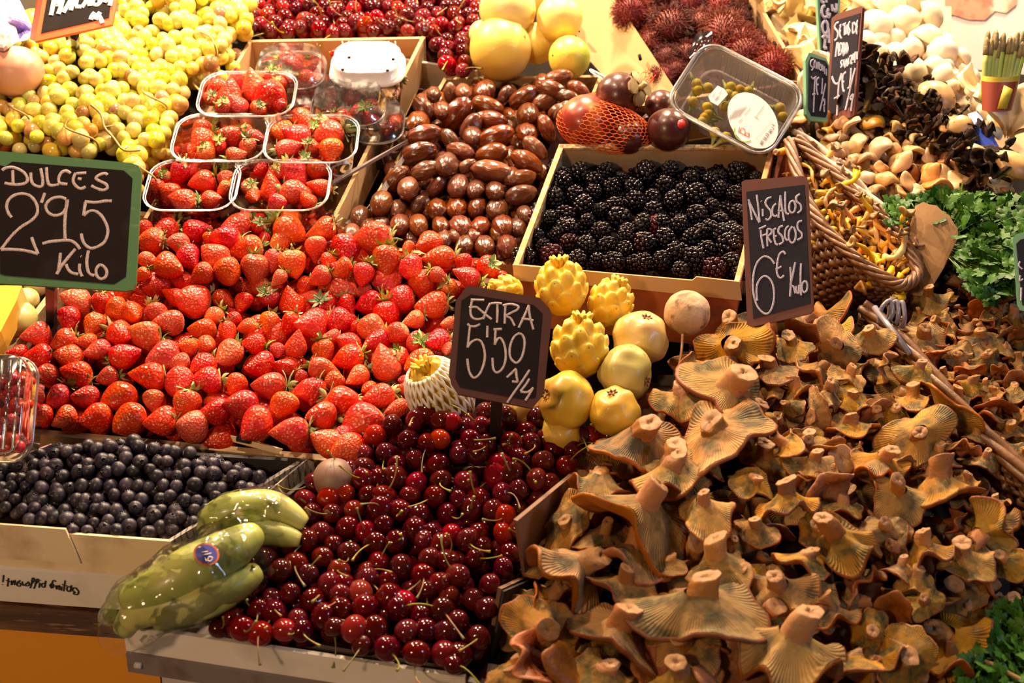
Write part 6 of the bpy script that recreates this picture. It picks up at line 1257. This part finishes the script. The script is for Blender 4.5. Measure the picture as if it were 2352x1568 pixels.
board('tall red-brown framed blackboard reading SETAS DE in the beige mushrooms', [(1910, 42), (1922, 32), (1979, 14), (1981, 18), (1962, 262), (1958, 268), (1900, 285), (1897, 280)], [(1917, 48), (1976, 30), (1957, 240), (1901, 268)], 1.90, -FW*.55 + UP*.05 - RX*.83, 'brownframe', 'boardb', Sm, .0030, 'chalkblue', 5.056, 1830, 0, ((1917, 270), (1917, 330, .02), .007))
Gm = ["195 690 165 710 160 760 190 790 170 820", "215 700 200 740 205 790", "225 715 225 800", "225 715 245 800 248 720", "262 720 262 810", "275 740 290 800 270 820", "300 750 305 830", "320 770 325 860", "345 800 345 880", "165 885 190 915 225 890", "215 890 205 1000 200 1150 195 1305", "180 1100 215 1090", "258 900 230 930 230 1040 245 1100", "225 990 250 980", "300 910 292 1080", "278 1085 305 1078", "335 970 310 1100 268 1290", "300 1180 322 1150 325 1210 305 1230", "318 1230 320 1300"]
board('small pale green framed blackboard beside the tall mushroom sign', [(1850, 138), (1858, 121), (1864, 122), (1898, 134), (1904, 150), (1901, 280), (1862, 277), (1852, 262)], [(1858, 142), (1863, 130), (1896, 140), (1902, 152), (1900, 262), (1896, 270), (1864, 266), (1857, 250)], 1.87, -FW*.80 + UP*.08 + RX*.55, 'palegreen', 'boardb', Gm, .0024, 'chalkblue', 5.056, 1830, 0, ((1870, 270), (1870, 320, .02), .005))
Bk = ["300 -20 290 20 320 30", "340 -10 345 30", "330 70 300 80 290 150 320 200 350 190", "370 100 350 150 370 200 385 150", "410 50 415 130", "460 40 455 130 410 90", "330 240 300 280 300 350 330 395 360 350 355 270 330 240", "295 440 330 410 360 440", "330 450 320 560", "310 560 350 555", "370 330 375 500", "340 640 375 610"]
board('green framed blackboard behind the tall mushroom sign, cut by the upper edge', [(1874, -60), (1932, -60), (1929, 40), (1905, 130), (1884, 126)], [(1882, -50), (1926, -50), (1924, 40), (1905, 128), (1888, 124)], 1.99, -FW*.85 + UP*.05 + RX*.4, 'palegreen', 'boardb', Bk, .0045, 'chalkblue', 5.056, 1830, 0)
Mg = ["920 -60 900 60 860 255", "930 -40 950 70 985 60 1060 -40", "1060 -30 1040 80 985 235", "1070 210 1130 110 1210 -30", "1220 -20 1215 80 1195 175", "1130 90 1215 90", "1300 -40 1270 110", "1270 110 1380 115", "1380 120 1440 40 1490 -50", "1500 -50 1510 20 1515 100", "1430 40 1500 45", "1610 -40 1570 0 1570 60 1640 80 1690 30 1700 -30", "1700 30 1650 25", "1760 40 1810 -50", "1880 -60 1870 20 1855 95", "1770 5 1860 5",
 "1600 210 1560 260 1530 330", "1690 205 1650 260 1610 330", "1560 290 1620 260 1680 280 1730 390"]
board('orange-framed blackboard reading MALAGA behind the grapes', [(108, -60), (275, -60), (268, 5), (258, 56), (80, 95), (94, 20)], [(118, -60), (262, -60), (250, 40), (94, 76)], 1.86, -FW*.93 + UP*.30 + RX*.05, 'orangef', 'board', Mg, .0058, 'chalkwhite', 7.35, 0, 0, ((170, 70), (175, 130, .02), .006))
g = G(); p = atd(108, -20, 1.862); g.slab([atd(108, -60, 1.862), atd(94, 20, 1.862), atd(80, 95, 1.862), atd(68, 90, 1.885), atd(84, 0, 1.885), atd(98, -60, 1.885)], FW*.002); obj('side_board', g.mesh('side_board', M['orangef'], False), label='orange edge of a board behind the orange-framed sign', cat='board')
Rg = ["2343 600 2340 610 2348 618", "2344 632 2342 645 2350 640", "2346 660 2345 690"]
board('green framed price board cut by the right edge beside the parsley', [(2326, 548), (2334, 538), (2460, 500), (2480, 740), (2342, 712), (2336, 700)], [(2334, 560), (2344, 550), (2460, 520), (2470, 720), (2348, 700)], 1.60, -FW*.93 + UP*.1 - RX*.3, 'palegreen', 'boardb', Rg, .002, 'chalkblue', 1, 0, 0, ((2380, 700), (2380, 760, -.02), .006))
